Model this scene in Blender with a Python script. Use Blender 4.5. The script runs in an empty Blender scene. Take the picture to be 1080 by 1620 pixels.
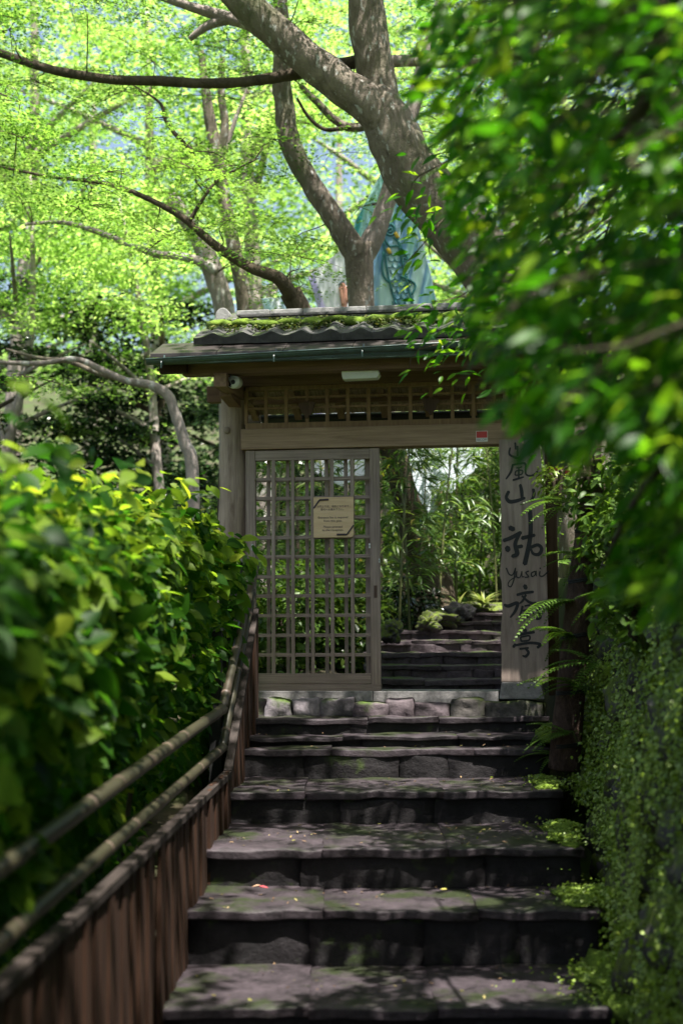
import bpy, bmesh, math, random
import numpy as np
from mathutils import Vector, Matrix, noise

random.seed(7)
RNG = np.random.default_rng(11)
R = math.radians
scene = bpy.context.scene
COL = scene.collection

# ------------------------------------------------------------------ camera
EYE = 2.05                    # eye height above the lower landing (m)
FPX = 2250.0                  # 50 mm lens on a 36 mm high frame, in photo pixels
PITCH = math.atan((975 - 810) / FPX)
ROLL = R(0.3)
_F = Vector((0, math.cos(PITCH), math.sin(PITCH)))
_R0 = Vector((1, 0, 0))
_U0 = Vector((0, -math.sin(PITCH), math.cos(PITCH)))
_Rt = _R0 * math.cos(ROLL) - _U0 * math.sin(ROLL)
_Up = _U0 * math.cos(ROLL) + _R0 * math.sin(ROLL)
CAM = Vector((0, 0, EYE))
cd = bpy.data.cameras.new('camera')
cd.sensor_fit = 'VERTICAL'
cd.sensor_height = 36
cd.sensor_width = 24
cd.lens = 50
cd.clip_start = 0.1
cd.clip_end = 400
cd.dof.use_dof = True
cd.dof.focus_distance = 10.45
cd.dof.aperture_fstop = 1.4
cam = bpy.data.objects.new('camera', cd)
COL.objects.link(cam)
m = Matrix.Identity(4)
for i in range(3):
    m[i][0] = _Rt[i]; m[i][1] = _Up[i]; m[i][2] = -_F[i]; m[i][3] = CAM[i]
cam.matrix_world = m
scene.camera = cam

# ------------------------------------------------------------------ sky, sun, exposure
SUN = Vector((0.15, -0.28, 0.95)).normalized()      # direction towards the sun
w = bpy.data.worlds.new('World'); scene.world = w; w.use_nodes = True
nt = w.node_tree; nt.nodes.clear()
so = nt.nodes.new('ShaderNodeOutputWorld'); sb = nt.nodes.new('ShaderNodeBackground')
sk = nt.nodes.new('ShaderNodeTexSky'); sk.sky_type = 'NISHITA'; sk.sun_disc = False
sk.sun_elevation = math.asin(SUN.z)
sk.sun_rotation = math.atan2(SUN.x, SUN.y)
sk.air_density = 1.2; sk.dust_density = 4.0
sb.inputs['Strength'].default_value = 0.066
nt.links.new(sk.outputs[0], sb.inputs[0]); nt.links.new(sb.outputs[0], so.inputs[0])
sl = bpy.data.lights.new('sun', 'SUN'); sl.energy = 5.0; sl.angle = R(0.53); sl.color = (1.0, 0.95, 0.88)
sun = bpy.data.objects.new('sun', sl); COL.objects.link(sun)
sun.rotation_euler = SUN.to_track_quat('Z', 'Y').to_euler()
sun.location = (6, -6, 20)

scene.view_settings.view_transform = 'Standard'
scene.view_settings.look = 'None'
scene.view_settings.exposure = 1.85
scene.view_settings.gamma = 1.0
scene.view_settings.use_curve_mapping = False
scene.cycles.use_denoising = True
scene.cycles.max_bounces = 8
scene.cycles.diffuse_bounces = 4
scene.cycles.glossy_bounces = 2
scene.cycles.transmission_bounces = 6
scene.cycles.transparent_max_bounces = 4
scene.cycles.sample_clamp_indirect = 6

# ------------------------------------------------------------------ layout helpers
def P(px, py, d):
    """world point seen at photo pixel (px, py) at axial depth d"""
    return CAM + d * (_F + _Rt * ((px - 540) / FPX) + _Up * ((810 - py) / FPX))
_Fn, _Rn, _Un, _Cn = (np.array(v) for v in (_F, _Rt, _Up, CAM))
def proj(pts):
    q = np.asarray(pts, float) - _Cn
    d = q @ _Fn
    return 540 + FPX * (q @ _Rn) / d, 810 - FPX * (q @ _Un) / d, d

# ------------------------------------------------------------------ object helpers
def tag(o, label=None, cat=None, group=None, kind=None):
    if label: o['label'] = label
    if cat: o['category'] = cat
    if group: o['group'] = group
    if kind: o['kind'] = kind
    return o
def link(name, me, parent=None, mat=None):
    o = bpy.data.objects.new(name, me)
    COL.objects.link(o)
    if parent is not None: o.parent = parent
    if mat is not None and me is not None and not me.materials: me.materials.append(mat)
    return o
def thing(name, label, cat, loc=(0, 0, 0), rz=0, group=None):
    o = link(name, None)
    o.location = loc; o.rotation_euler = (0, 0, rz)
    return tag(o, label, cat, group)

class MB:
    """collects verts and faces of one mesh"""
    def __init__(s): s.v = []; s.f = []
    def add(s, vs, fs):
        n = len(s.v); s.v.extend([tuple(v) for v in vs]); s.f.extend([tuple(i + n for i in f) for f in fs]); return s
    def box(s, x0, x1, y0, y1, z0, z1):
        return s.add([(x, y, z) for z in (z0, z1) for y in (y0, y1) for x in (x0, x1)],
                     [(0, 2, 3, 1), (4, 5, 7, 6), (0, 1, 5, 4), (2, 6, 7, 3), (0, 4, 6, 2), (1, 3, 7, 5)])
    def tube(s, pts, rad, seg=8, wob=0.0, seed=0, sub=4, cap=True):
        pts = [Vector(p) for p in pts]
        if not hasattr(rad, '__len__'): rad = [rad] * len(pts)
        P2, R2 = [], []
        n = len(pts)
        for i in range(n - 1):
            a = pts[max(i - 1, 0)]; b = pts[i]; c = pts[i + 1]; d = pts[min(i + 2, n - 1)]
            k = sub if n > 2 else max(1, sub)
            for j in range(k):
                t = j / k
                if n > 2:
                    p = 0.5 * ((2 * b) + (c - a) * t + (2 * a - 5 * b + 4 * c - d) * t * t + (3 * b - a - 3 * c + d) * t ** 3)
                else: p = b.lerp(c, t)
                P2.append(p); R2.append(rad[i] * (1 - t) + rad[i + 1] * t)
        P2.append(pts[-1]); R2.append(rad[-1])
        T = (P2[1] - P2[0]).normalized()
        N = T.orthogonal().normalized()
        vs, fs = [], []
        for i, p in enumerate(P2):
            t = (P2[min(i + 1, len(P2) - 1)] - P2[max(i - 1, 0)]).normalized()
            N = (N - t * N.dot(t)); N = N.normalized() if N.length > 1e-6 else t.orthogonal().normalized()
            B = t.cross(N)
            for k in range(seg):
                a = 2 * math.pi * k / seg
                dr = N * math.cos(a) + B * math.sin(a)
                r = R2[i]
                if wob: r *= 1 + wob * noise.noise((p + dr * r * 1.5) * (0.6 / max(r, 0.02)) + Vector((seed * 7.1, 0, 0)))
                vs.append(p + dr * r)
        for i in range(len(P2) - 1):
            for k in range(seg):
                k2 = (k + 1) % seg
                fs.append((i * seg + k, i * seg + k2, (i + 1) * seg + k2, (i + 1) * seg + k))
        if cap:
            fs.append(tuple(reversed(range(seg)))); b = (len(P2) - 1) * seg; fs.append(tuple(b + k for k in range(seg)))
        return s.add(vs, fs)
    def prism(s, poly, y0, y1):
        """outline in (x, z), extruded along y"""
        n = len(poly)
        vs = [(x, y0, z) for x, z in poly] + [(x, y1, z) for x, z in poly]
        fs = [tuple(range(n)), tuple(reversed(range(n, 2 * n)))] + [(i, i + n, (i + 1) % n + n, (i + 1) % n) for i in range(n)]
        return s.add(vs, fs)
    def mesh(s, name, smooth=False, bevel=0, mat=None, fixn=False):
        me = bpy.data.meshes.new(name)
        me.from_pydata(s.v, [], s.f)
        if bevel or fixn:
            bm = bmesh.new(); bm.from_mesh(me)
            bmesh.ops.recalc_face_normals(bm, faces=bm.faces)
            if bevel: bmesh.ops.bevel(bm, geom=bm.edges[:], offset=bevel, segments=2, affect='EDGES', profile=0.6)
            bm.to_mesh(me); bm.free()
        if smooth: me.polygons.foreach_set('use_smooth', [True] * len(me.polygons))
        if mat: me.materials.append(mat)
        me.update()
        return me
    def build(s, name, mat, parent=None, smooth=False, bevel=0, fixn=False):
        return link(name, s.mesh(name, smooth, bevel, mat, fixn), parent)

def bar(name, mat, parent, x0, x1, y0, y1, z0, z1, bevel=0.003):
    return MB().box(x0, x1, y0, y1, z0, z1).build(name, mat, parent, bevel=bevel)

# ---------- leaves: many small faces, one mesh
def tmpl_maple():
    vs, fs = [], []
    for a, l in ((0, 1.0), (38, .92), (-38, .92), (82, .66), (-82, .66), (128, .34), (-128, .34)):
        a = R(a); d = (math.sin(a), math.cos(a)); n = (d[1], -d[0]); wd = .13 * (0.7 + .3 * l)
        b = len(vs)
        dz = -.16 * l
        vs += [(0, 0, 0), (d[0] * l * .45 + n[0] * wd, d[1] * l * .45 + n[1] * wd, dz * .3), (d[0] * l, d[1] * l, dz), (d[0] * l * .45 - n[0] * wd, d[1] * l * .45 - n[1] * wd, dz * .3)]
        fs += [(b, b + 1, b + 2), (b, b + 2, b + 3)]
    return np.array(vs) * .5, np.array(fs)
def tmpl_maple5():
    vs, fs = [], []
    for a, l in ((0, 1.0), (45, .9), (-45, .9), (100, .6), (-100, .6)):
        a = R(a); d = (math.sin(a), math.cos(a)); n = (d[1], -d[0]); wd = .17
        b = len(vs)
        vs += [(n[0] * wd - d[0] * .05, n[1] * wd - d[1] * .05, 0), (d[0] * l, d[1] * l, -.15 * l), (-n[0] * wd - d[0] * .05, -n[1] * wd - d[1] * .05, 0)]
        fs += [(b, b + 1, b + 2)]
    return np.array(vs) * .5, np.array(fs)
def tmpl_oval(w=.24, fold=.10, droop=.18, n=4, tip=.9):
    """pointed oval leaf along +y, folded along its midrib"""
    vs, fs = [], []
    for i in range(n + 1):
        t = i / n
        hw = w * math.sin(math.pi * min(1, t ** tip * .97 + .03)) if 0 < i < n else 0.0
        z = -droop * (t * t)
        vs += [(-hw, t, z + fold * hw / w if hw else z), (0, t, z), (hw, t, z + fold * hw / w if hw else z)]
    for i in range(n):
        a = i * 3; b = a + 3
        if i == 0: fs += [(a + 1, b + 1, b), (a + 1, b + 2, b + 1)]
        elif i == n - 1: fs += [(a, a + 1, b + 1), (a + 1, a + 2, b + 1)]
        else: fs += [(a, a + 1, b + 1), (a, b + 1, b), (a + 1, a + 2, b + 2), (a + 1, b + 2, b + 1)]
    return np.array(vs), np.array(fs)
def tmpl_diamond(w=.26):
    return np.array([(0, 0, 0), (w, .45, .06), (0, 1, -.1), (-w, .45, .06)]), np.array([(0, 1, 2), (0, 2, 3)])
def tmpl_round():
    vs = [(0, 0, .04)] + [(math.cos(2 * math.pi * k / 6) * .5, math.sin(2 * math.pi * k / 6) * .5, 0) for k in range(6)]
    return np.array(vs), np.array([(0, 1 + k, 1 + (k + 1) % 6) for k in range(6)])

def leaf_frames(n, normal, tilt, heading=None):
    """n rotation matrices whose z axis is about `normal`; heading optionally gives the leaf's long axis"""
    normal = np.broadcast_to(np.asarray(normal, float), (n, 3))
    z = normal + RNG.normal(0, tilt, (n, 3))
    z /= np.linalg.norm(z, axis=1, keepdims=True)
    h = RNG.normal(0, 1, (n, 3)) if heading is None else np.asarray(heading, float) + RNG.normal(0, .35, (n, 3))
    x = np.cross(h, z); x /= np.linalg.norm(x, axis=1, keepdims=True) + 1e-9
    y = np.cross(z, x)
    return np.stack([x, y, z], axis=2)
def leaf_mesh(name, tmpl, pos, rot, size, rnd=None, smooth=True, mat=None):
    tv, tf = tmpl
    n, nv = len(pos), len(tv)
    size = np.broadcast_to(np.asarray(size, float), (n,))
    V = np.einsum('nij,vj->nvi', rot, tv) * size[:, None, None] + pos[:, None, :]
    Fc = tf[None, :, :] + (np.arange(n) * nv)[:, None, None]
    me = bpy.data.meshes.new(name)
    me.vertices.add(n * nv); me.vertices.foreach_set('co', V.reshape(-1))
    nf = n * len(tf)
    me.loops.add(nf * 3); me.loops.foreach_set('vertex_index', Fc.reshape(-1).astype(np.int32))
    me.polygons.add(nf)
    me.polygons.foreach_set('loop_start', np.arange(0, nf * 3, 3, dtype=np.int32))
    me.polygons.foreach_set('loop_total', np.full(nf, 3, dtype=np.int32))
    if smooth: me.polygons.foreach_set('use_smooth', np.ones(nf, dtype=bool))
    if rnd is None: rnd = RNG.random(n)
    at = me.attributes.new('rnd', 'FLOAT', 'POINT')
    at.data.foreach_set('value', np.repeat(rnd, nv).astype(np.float32))
    me.update(calc_edges=True)
    if mat: me.materials.append(mat)
    return me

# ------------------------------------------------------------------ materials
def newmat(name):
    m = bpy.data.materials.new(name); m.use_nodes = True
    nt = m.node_tree; nt.nodes.clear()
    o = nt.nodes.new('ShaderNodeOutputMaterial'); b = nt.nodes.new('ShaderNodeBsdfPrincipled')
    nt.links.new(b.outputs[0], o.inputs[0])
    return m, nt, b, o
def ramp(nt, src, stops, interp='LINEAR'):
    r = nt.nodes.new('ShaderNodeValToRGB'); r.color_ramp.interpolation = interp
    e = r.color_ramp.elements
    while len(e) < len(stops): e.new(0.5)
    for i, (p, c) in enumerate(stops):
        e[i].position = p; e[i].color = (c[0], c[1], c[2], 1)
    nt.links.new(src, r.inputs[0]); return r.outputs[0]
def noise_tex(nt, scale, detail=6, rough=.6, vec=None, dist=0):
    n = nt.nodes.new('ShaderNodeTexNoise'); n.inputs['Scale'].default_value = scale
    n.inputs['Detail'].default_value = detail; n.inputs['Roughness'].default_value = rough
    n.inputs['Distortion'].default_value = dist
    if vec is not None: nt.links.new(vec, n.inputs['Vector'])
    return n.outputs['Fac']
def coords(nt, scale=(1, 1, 1), rnd=True, kind='Object'):
    tc = nt.nodes.new('ShaderNodeTexCoord'); mp = nt.nodes.new('ShaderNodeMapping')
    mp.inputs['Scale'].default_value = scale
    nt.links.new(tc.outputs[kind], mp.inputs['Vector'])
    if rnd:
        oi = nt.nodes.new('ShaderNodeObjectInfo'); mu = nt.nodes.new('ShaderNodeVectorMath'); mu.operation = 'SCALE'
        cx = nt.nodes.new('ShaderNodeCombineXYZ')
        for i in range(3): nt.links.new(oi.outputs['Random'], cx.inputs[i])
        nt.links.new(cx.outputs[0], mu.inputs[0]); mu.inputs['Scale'].default_value = 37.0
        nt.links.new(mu.outputs[0], mp.inputs['Location'])
    return mp.outputs[0]
def mixc(nt, fac, a, b, mode='MIX'):
    x = nt.nodes.new('ShaderNodeMix'); x.data_type = 'RGBA'; x.blend_type = mode
    for s, v in ((x.inputs[0], fac), (x.inputs[6], a), (x.inputs[7], b)):
        if isinstance(v, (tuple, list)): s.default_value = (v[0], v[1], v[2], 1)
        elif isinstance(v, (int, float)): s.default_value = v
        else: nt.links.new(v, s)
    return x.outputs[2]
def math_n(nt, op, a, b=0.0):
    x = nt.nodes.new('ShaderNodeMath'); x.operation = op
    for s, v in ((x.inputs[0], a), (x.inputs[1], b)):
        if isinstance(v, (int, float)): s.default_value = v
        else: nt.links.new(v, s)
    return x.outputs[0]
def bump(nt, b, h, strength=.4, dist=.02):
    x = nt.nodes.new('ShaderNodeBump'); x.inputs['Strength'].default_value = strength; x.inputs['Distance'].default_value = dist
    nt.links.new(h, x.inputs['Height']); nt.links.new(x.outputs[0], b.inputs['Normal'])

def mat_wood(name, dark, light, axis='z', rough=.75, stain=None, gs=26):
    m, nt, b, o = newmat(name)
    sc = {'x': (1.2, gs, gs), 'y': (gs, 1.2, gs), 'z': (gs, gs, 1.2)}[axis]
    g = noise_tex(nt, 1.6, 8, .65, coords(nt, sc), .6)
    big = noise_tex(nt, 2.2, 4, .6, coords(nt))
    c = ramp(nt, g, [(.3, dark), (.62, light), (.8, tuple(v * .8 for v in light))])
    c2 = mixc(nt, ramp(nt, big, [(.35, (0, 0, 0)), (.7, (1, 1, 1))]), c, stain or tuple(v * .65 for v in dark))
    c = mixc(nt, .35, c, c2)
    nt.links.new(c, b.inputs['Base Color']); b.inputs['Roughness'].default_value = rough
    b.inputs['Specular IOR Level'].default_value = .25
    bump(nt, b, g, .5, .004)
    return m
def mat_stone(name, dark, light, moss=0.0, rough=.85, scale=5, mosscol=(.06, .10, .012), wet=.0, bstr=.7):
    m, nt, b, o = newmat(name)
    v = coords(nt)
    n1 = noise_tex(nt, scale, 10, .68, v); n2 = noise_tex(nt, scale * 6, 6, .7, v); n3 = noise_tex(nt, scale * .6, 5, .6, v)
    mx = math_n(nt, 'ADD', math_n(nt, 'MULTIPLY', n1, .7), math_n(nt, 'MULTIPLY', n2, .3))
    c = ramp(nt, mx, [(.36, dark), (.52, tuple((a + b_) / 2 for a, b_ in zip(dark, light))), (.68, light)])
    if moss:
        g = nt.nodes.new('ShaderNodeNewGeometry'); sx = nt.nodes.new('ShaderNodeSeparateXYZ'); nt.links.new(g.outputs['Normal'], sx.inputs[0])
        up = math_n(nt, 'ADD', math_n(nt, 'MULTIPLY', sx.outputs[2], .12), n3)
        f = ramp(nt, up, [(.62 - moss * .25, (0, 0, 0)), (.74 - moss * .25, (1, 1, 1))])
        mc = ramp(nt, n2, [(.3, tuple(x * .45 for x in mosscol)), (.7, mosscol)])
        c = mixc(nt, f, c, mc)
    nt.links.new(c, b.inputs['Base Color'])
    b.inputs['Roughness'].default_value = rough
    b.inputs['Specular IOR Level'].default_value = .3 + wet
    bump(nt, b, mx, bstr, .03)
    return m
def mat_leaf(name, stops, trans=.45, rough=.42, spec=.4, tcol=1.25, yellow=None):
    m, nt, b, o = newmat(name)
    at = nt.nodes.new('ShaderNodeAttribute'); at.attribute_name = 'rnd'
    oi = nt.nodes.new('ShaderNodeObjectInfo')
    f = math_n(nt, 'FRACT', math_n(nt, 'ADD', at.outputs['Fac'], oi.outputs['Random']))
    c = ramp(nt, f, stops)
    nt.links.new(c, b.inputs['Base Color'])
    b.inputs['Roughness'].default_value = rough; b.inputs['Specular IOR Level'].default_value = spec
    tr = nt.nodes.new('ShaderNodeBsdfTranslucent')
    tc = mixc(nt, 1.0, c, (tcol * 1.06, tcol, tcol * .55), 'MULTIPLY')
    nt.links.new(tc, tr.inputs['Color'])
    mx = nt.nodes.new('ShaderNodeMixShader'); mx.inputs[0].default_value = trans
    nt.links.new(b.outputs[0], mx.inputs[1]); nt.links.new(tr.outputs[0], mx.inputs[2])
    nt.links.new(mx.outputs[0], o.inputs[0])
    return m
def mat_bark(name, dark, light, lichen=None, scale=6, moss=None):
    m, nt, b, o = newmat(name)
    v = coords(nt, (1, 1, .5), kind='Object')
    n1 = noise_tex(nt, scale, 10, .7, v, .5); n2 = noise_tex(nt, scale * 2.2, 4, .5, v); n3 = noise_tex(nt, scale * 7, 5, .7, v)
    c = ramp(nt, n1, [(.3, dark), (.7, light)])
    if lichen: c = mixc(nt, ramp(nt, n2, [(.60, (0, 0, 0)), (.66, (1, 1, 1))]), c, lichen)
    if moss: c = mixc(nt, ramp(nt, noise_tex(nt, 1.7, 4, .6, v), [(.5, (0, 0, 0)), (.68, (1, 1, 1))]), c, moss)
    nt.links.new(c, b.inputs['Base Color']); b.inputs['Roughness'].default_value = .9
    b.inputs['Specular IOR Level'].default_value = .2
    bump(nt, b, math_n(nt, 'ADD', n1, math_n(nt, 'MULTIPLY', n3, .55)), 1.0, .05)
    return m
def mat_plain(name, col, rough=.6, metal=0, var=.15, scale=9):
    m, nt, b, o = newmat(name)
    n = noise_tex(nt, scale, 6, .6, coords(nt))
    c = ramp(nt, n, [(.3, tuple(x * (1 - var) for x in col)), (.7, tuple(min(1, x * (1 + var)) for x in col))])
    nt.links.new(c, b.inputs['Base Color']); b.inputs['Roughness'].default_value = rough; b.inputs['Metallic'].default_value = metal
    return m

M = {}
M['wood'] = mat_wood('weathered_wood', (.17, .125, .095), (.34, .27, .215), 'z')
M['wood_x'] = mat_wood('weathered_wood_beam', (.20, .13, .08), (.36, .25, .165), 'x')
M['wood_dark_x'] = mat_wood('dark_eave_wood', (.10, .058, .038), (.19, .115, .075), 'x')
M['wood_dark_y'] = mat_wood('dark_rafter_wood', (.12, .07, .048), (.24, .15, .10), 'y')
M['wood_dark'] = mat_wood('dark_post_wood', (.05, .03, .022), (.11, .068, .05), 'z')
M['lattice'] = mat_wood('grey_lattice_wood', (.17, .125, .10), (.34, .27, .225), 'z', gs=40)
M['lattice_x'] = mat_wood('grey_lattice_rail_wood', (.17, .125, .10), (.34, .27, .225), 'x', gs=40)
M['transom'] = mat_wood('transom_wood', (.15, .09, .05), (.25, .16, .09), 'z', gs=40)
M['log'] = mat_wood('silvery_log', (.17, .12, .09), (.40, .31, .245), 'z', gs=14)
M['fence'] = mat_wood('red_brown_board', (.018, .0075, .0036), (.048, .021, .010), 'z', gs=20)
M['sign'] = mat_wood('sign_wood', (.18, .135, .115), (.34, .27, .23), 'z', gs=12)
M['notice'] = mat_wood('notice_wood', (.52, .36, .20), (.66, .49, .30), 'x', gs=18, stain=(.42, .28, .15))
M['ink'] = mat_plain('black_ink', (.008, .008, .011), .6)
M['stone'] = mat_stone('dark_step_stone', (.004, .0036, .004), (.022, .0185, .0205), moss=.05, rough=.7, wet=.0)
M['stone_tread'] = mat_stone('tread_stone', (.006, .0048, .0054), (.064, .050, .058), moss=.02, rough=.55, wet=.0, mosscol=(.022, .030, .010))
M['stone_up'] = mat_stone('upper_step_stone', (.024, .019, .021), (.14, .108, .12), moss=.02, rough=.75)
M['curbstone'] = mat_stone('pale_curb_stone', (.05, .045, .05), (.30, .265, .285), moss=.12, rough=.8)
M['rock'] = mat_stone('wall_rock', (.022, .020, .019), (.13, .118, .112), moss=.62, rough=.8, mosscol=(.13, .18, .018), wet=.1)
M['curbmoss'] = mat_stone('mossy_curb_stone', (.03, .028, .026), (.14, .125, .115), moss=.3, rough=.85, mosscol=(.045, .065, .012))
M['granite'] = mat_stone('granite', (.11, .105, .10), (.30, .285, .28), rough=.8, scale=22, bstr=.3)
M['moss'] = mat_stone('moss', (.05, .085, .008), (.17, .26, .025), rough=.95, scale=14, bstr=1)
M['soil'] = mat_stone('forest_soil', (.018, .016, .010), (.085, .07, .04), moss=.30, rough=.95, scale=2, mosscol=(.05, .085, .014))
M['tile'] = mat_stone('roof_tile', (.028, .027, .027), (.085, .082, .078), moss=.04, rough=.75, scale=8, bstr=.4)
M['ridge'] = mat_stone('ridge_stone', (.12, .12, .12), (.34, .33, .32), moss=.05, rough=.8, scale=8, bstr=.4)
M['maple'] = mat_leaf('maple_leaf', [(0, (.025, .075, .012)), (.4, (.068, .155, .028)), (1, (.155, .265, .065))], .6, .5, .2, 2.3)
M['maple_far'] = mat_leaf('far_maple_leaf', [(0, (.05, .12, .025)), (.4, (.125, .225, .06)), (1, (.25, .36, .16))], .62, .5, .2, 2.4)  # paler than the near leaves: sunlit glow put into the colour
M['ever'] = mat_leaf('evergreen_leaf', [(0, (.010, .028, .010)), (.6, (.019, .048, .016)), (1, (.036, .075, .026))], .2, .2, .9, 1.2)
M['fore'] = mat_leaf('foreground_leaf', [(0, (.014, .065, .003)), (.6, (.036, .135, .005)), (.93, (.095, .205, .009)), (1, (.16, .24, .014))], .6, .38, .16, 2.2)
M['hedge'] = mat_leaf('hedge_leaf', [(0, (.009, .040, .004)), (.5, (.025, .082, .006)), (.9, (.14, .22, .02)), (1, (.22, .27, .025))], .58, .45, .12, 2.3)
M['bamboo_leaf'] = mat_leaf('bamboo_leaf', [(0, (.035, .085, .015)), (.6, (.085, .16, .028)), (.97, (.15, .22, .04)), (1, (.3, .24, .05))], .45, .35, .5, 1.5)
M['creep'] = mat_leaf('creeper_leaf', [(0, (.10, .17, .010)), (.6, (.20, .30, .025)), (1, (.34, .44, .11))], .3, .4, .5, 1.4)
M['fern'] = mat_leaf('fern_leaf', [(0, (.05, .11, .012)), (1, (.11, .20, .03))], .45, .45, .3, 1.4)
M['bark'] = mat_bark('maple_bark', (.095, .075, .058), (.34, .285, .23), lichen=(.46, .45, .42), scale=9, moss=(.13, .14, .07))
M['bark_dark'] = mat_bark('dark_branch_bark', (.045, .035, .024), (.14, .11, .075), scale=8)
M['bark_pale'] = mat_bark('pale_bark', (.20, .165, .145), (.42, .36, .33), lichen=(.5, .48, .45), scale=4)
M['culm'] = mat_plain('bamboo_culm', (.12, .13, .05), .4, var=.35)
M['railbamboo'] = None
M['wrap'] = mat_bark('palm_fibre_wrap', (.045, .026, .020), (.19, .12, .092), scale=26)
M['black'] = mat_plain('black_cord', (.01, .01, .01), .7)
M['copper'] = mat_stone('oxidised_copper', (.018, .028, .026), (.06, .11, .10), rough=.45, scale=6, bstr=.1, wet=.3)
M['copper_top'] = mat_stone('brown_copper_sheet', (.014, .011, .010), (.045, .036, .032), rough=.45, scale=9, bstr=.1, wet=.2)
M['white'] = mat_plain('white_plastic', (.62, .64, .60), .4, var=.05)
M['lens'] = mat_plain('black_glass', (.008, .008, .01), .1)
M['steel'] = mat_plain('steel_plate', (.5, .52, .52), .35, .8)
M['red'] = mat_plain('red_paint', (.45, .03, .03), .5)
M['paper'] = mat_plain('white_paper', (.72, .70, .70), .6, var=.03)
M['strap'] = mat_plain('dark_strap', (.05, .035, .045), .6)

# ================================================================== stairs data (depth, height below the eye)
HZ = 975
def hb(y, d): return (y - HZ) * d / FPX
STEPS = []   # (front depth, tread height, riser-bottom height, left x, right x)
_rows = [  # front-edge pixel y (or fixed depth), riser-bottom pixel y, left px, right px
    (None, 10.12, 1158, 372, 864), (None, 9.87, 1178, 368, 866), (None, 9.67, 1228, 360, 868),
    (1250, None, 1298, 345, 882), (1335, None, 1395, 322, 914), (1430, None, 1515, 296, 938), (1578, None, None, 250, 965)]
CURB_D = 10.35
h = hb(1130, CURB_D)
for fy, fd, ry, lx, rx in _rows:
    d = fd if fd else h * FPX / (fy - HZ)
    hr = hb(ry, d) if ry else h + .28
    STEPS.append((d, EYE - h, EYE - hr, (lx - 540) * d / FPX, (rx - 540) * d / FPX))
    h = hr
STEPS.append((5.75, EYE - h, EYE - h - .0, -.95, 1.30))      # lower landing, the camera stands on it
LAND = EYE - h
# upper steps beyond the gate
USTEPS = []
_uy = [1075, 1053, 1033, 1014, 999, 984, 971]
_ud = [11.25, 11.62, 12.0, 12.38, 12.76, 13.14, 13.5]
_ul = [575, 575, 575, 596, 612, 668, 705]
for y_, d_, l_ in zip(_uy, _ud, _ul):
    USTEPS.append((d_, EYE - hb(y_, d_), (l_ - 540) * d_ / FPX, (812 - 540) * d_ / FPX))

def sstep(a, b, t):
    t = min(1, max(0, (t - a) / (b - a))); return t * t * (3 - 2 * t)
def stair_z(y):
    if y > 10.2: 
        z = EYE - .62
        for d, zt, l, r in USTEPS:
            if y > d: z = zt
        if y > 13.5: z = USTEPS[-1][1] + (y - 13.5) * .03
        return z
    z = LAND
    for d, zt, zr, l, r in reversed(STEPS):
        if y >= d: z = zt
    return z
def ground_z(x, y):
    c = min(stair_z(y - .35), stair_z(y)) - (.34 if y < 14 else .16)
    far = max(0, y - 17) * .06 + max(0, y - 24) * .16
    # left bank
    zl = EYE - 1.35 + .75 * sstep(7.5, 11, y) + .25 * sstep(11, 14, y) - .6 * sstep(-1.5, -7, -(-x)) * sstep(4, 9, -x) * 0
    zr = EYE + 1.05 - .75 * sstep(10.0, 11.5, y) + .45 * sstep(12, 15, y)
    xl0, xl1 = (-.98, -.84) if y < 10.8 else (-.1, .15)
    if y > 13.6: xl0, xl1 = .3, .9
    fl = 1 - sstep(xl0, xl1, x)
    fr = sstep(1.85, 2.15, x) if y < 10.8 else sstep(1.55, 1.8, x)
    if y < 1.5: 
        k = sstep(-3, 1.5, y); zl = LAND + (zl - LAND) * k; 
    z = c * (1 - fl) * (1 - fr) + zl * fl + zr * fr
    z += far + .05 * noise.noise((x * .9, y * .9, 0)) * (fl + fr + (y > 14))
    return z
def axis(segs):
    out = []
    for a, b, n in segs: out += list(np.linspace(a, b, n, endpoint=False))
    return out + [segs[-1][1]]
xs = axis([(-120, -20, 12), (-20, -5, 18), (-5, -1.1, 14), (-1.1, -.7, 6), (-.7, 1.5, 18), (1.5, 2.3, 10), (2.3, 6, 12), (6, 20, 14), (20, 120, 12)])
ys = axis([(-60, -4, 12), (-4, 5, 14), (5, 14, 90), (14, 24, 20), (24, 60, 20), (60, 160, 8)])
gm = MB()
gm.v = [(x, y, ground_z(x, y)) for y in ys for x in xs]
nx = len(xs)
gm.f = [(j * nx + i, j * nx + i + 1, (j + 1) * nx + i + 1, (j + 1) * nx + i) for j in range(len(ys) - 1) for i in range(nx - 1)]
tag(gm.build('ground', M['soil'], smooth=True), 'dark forest soil with moss under the trees', 'ground', kind='structure')

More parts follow.
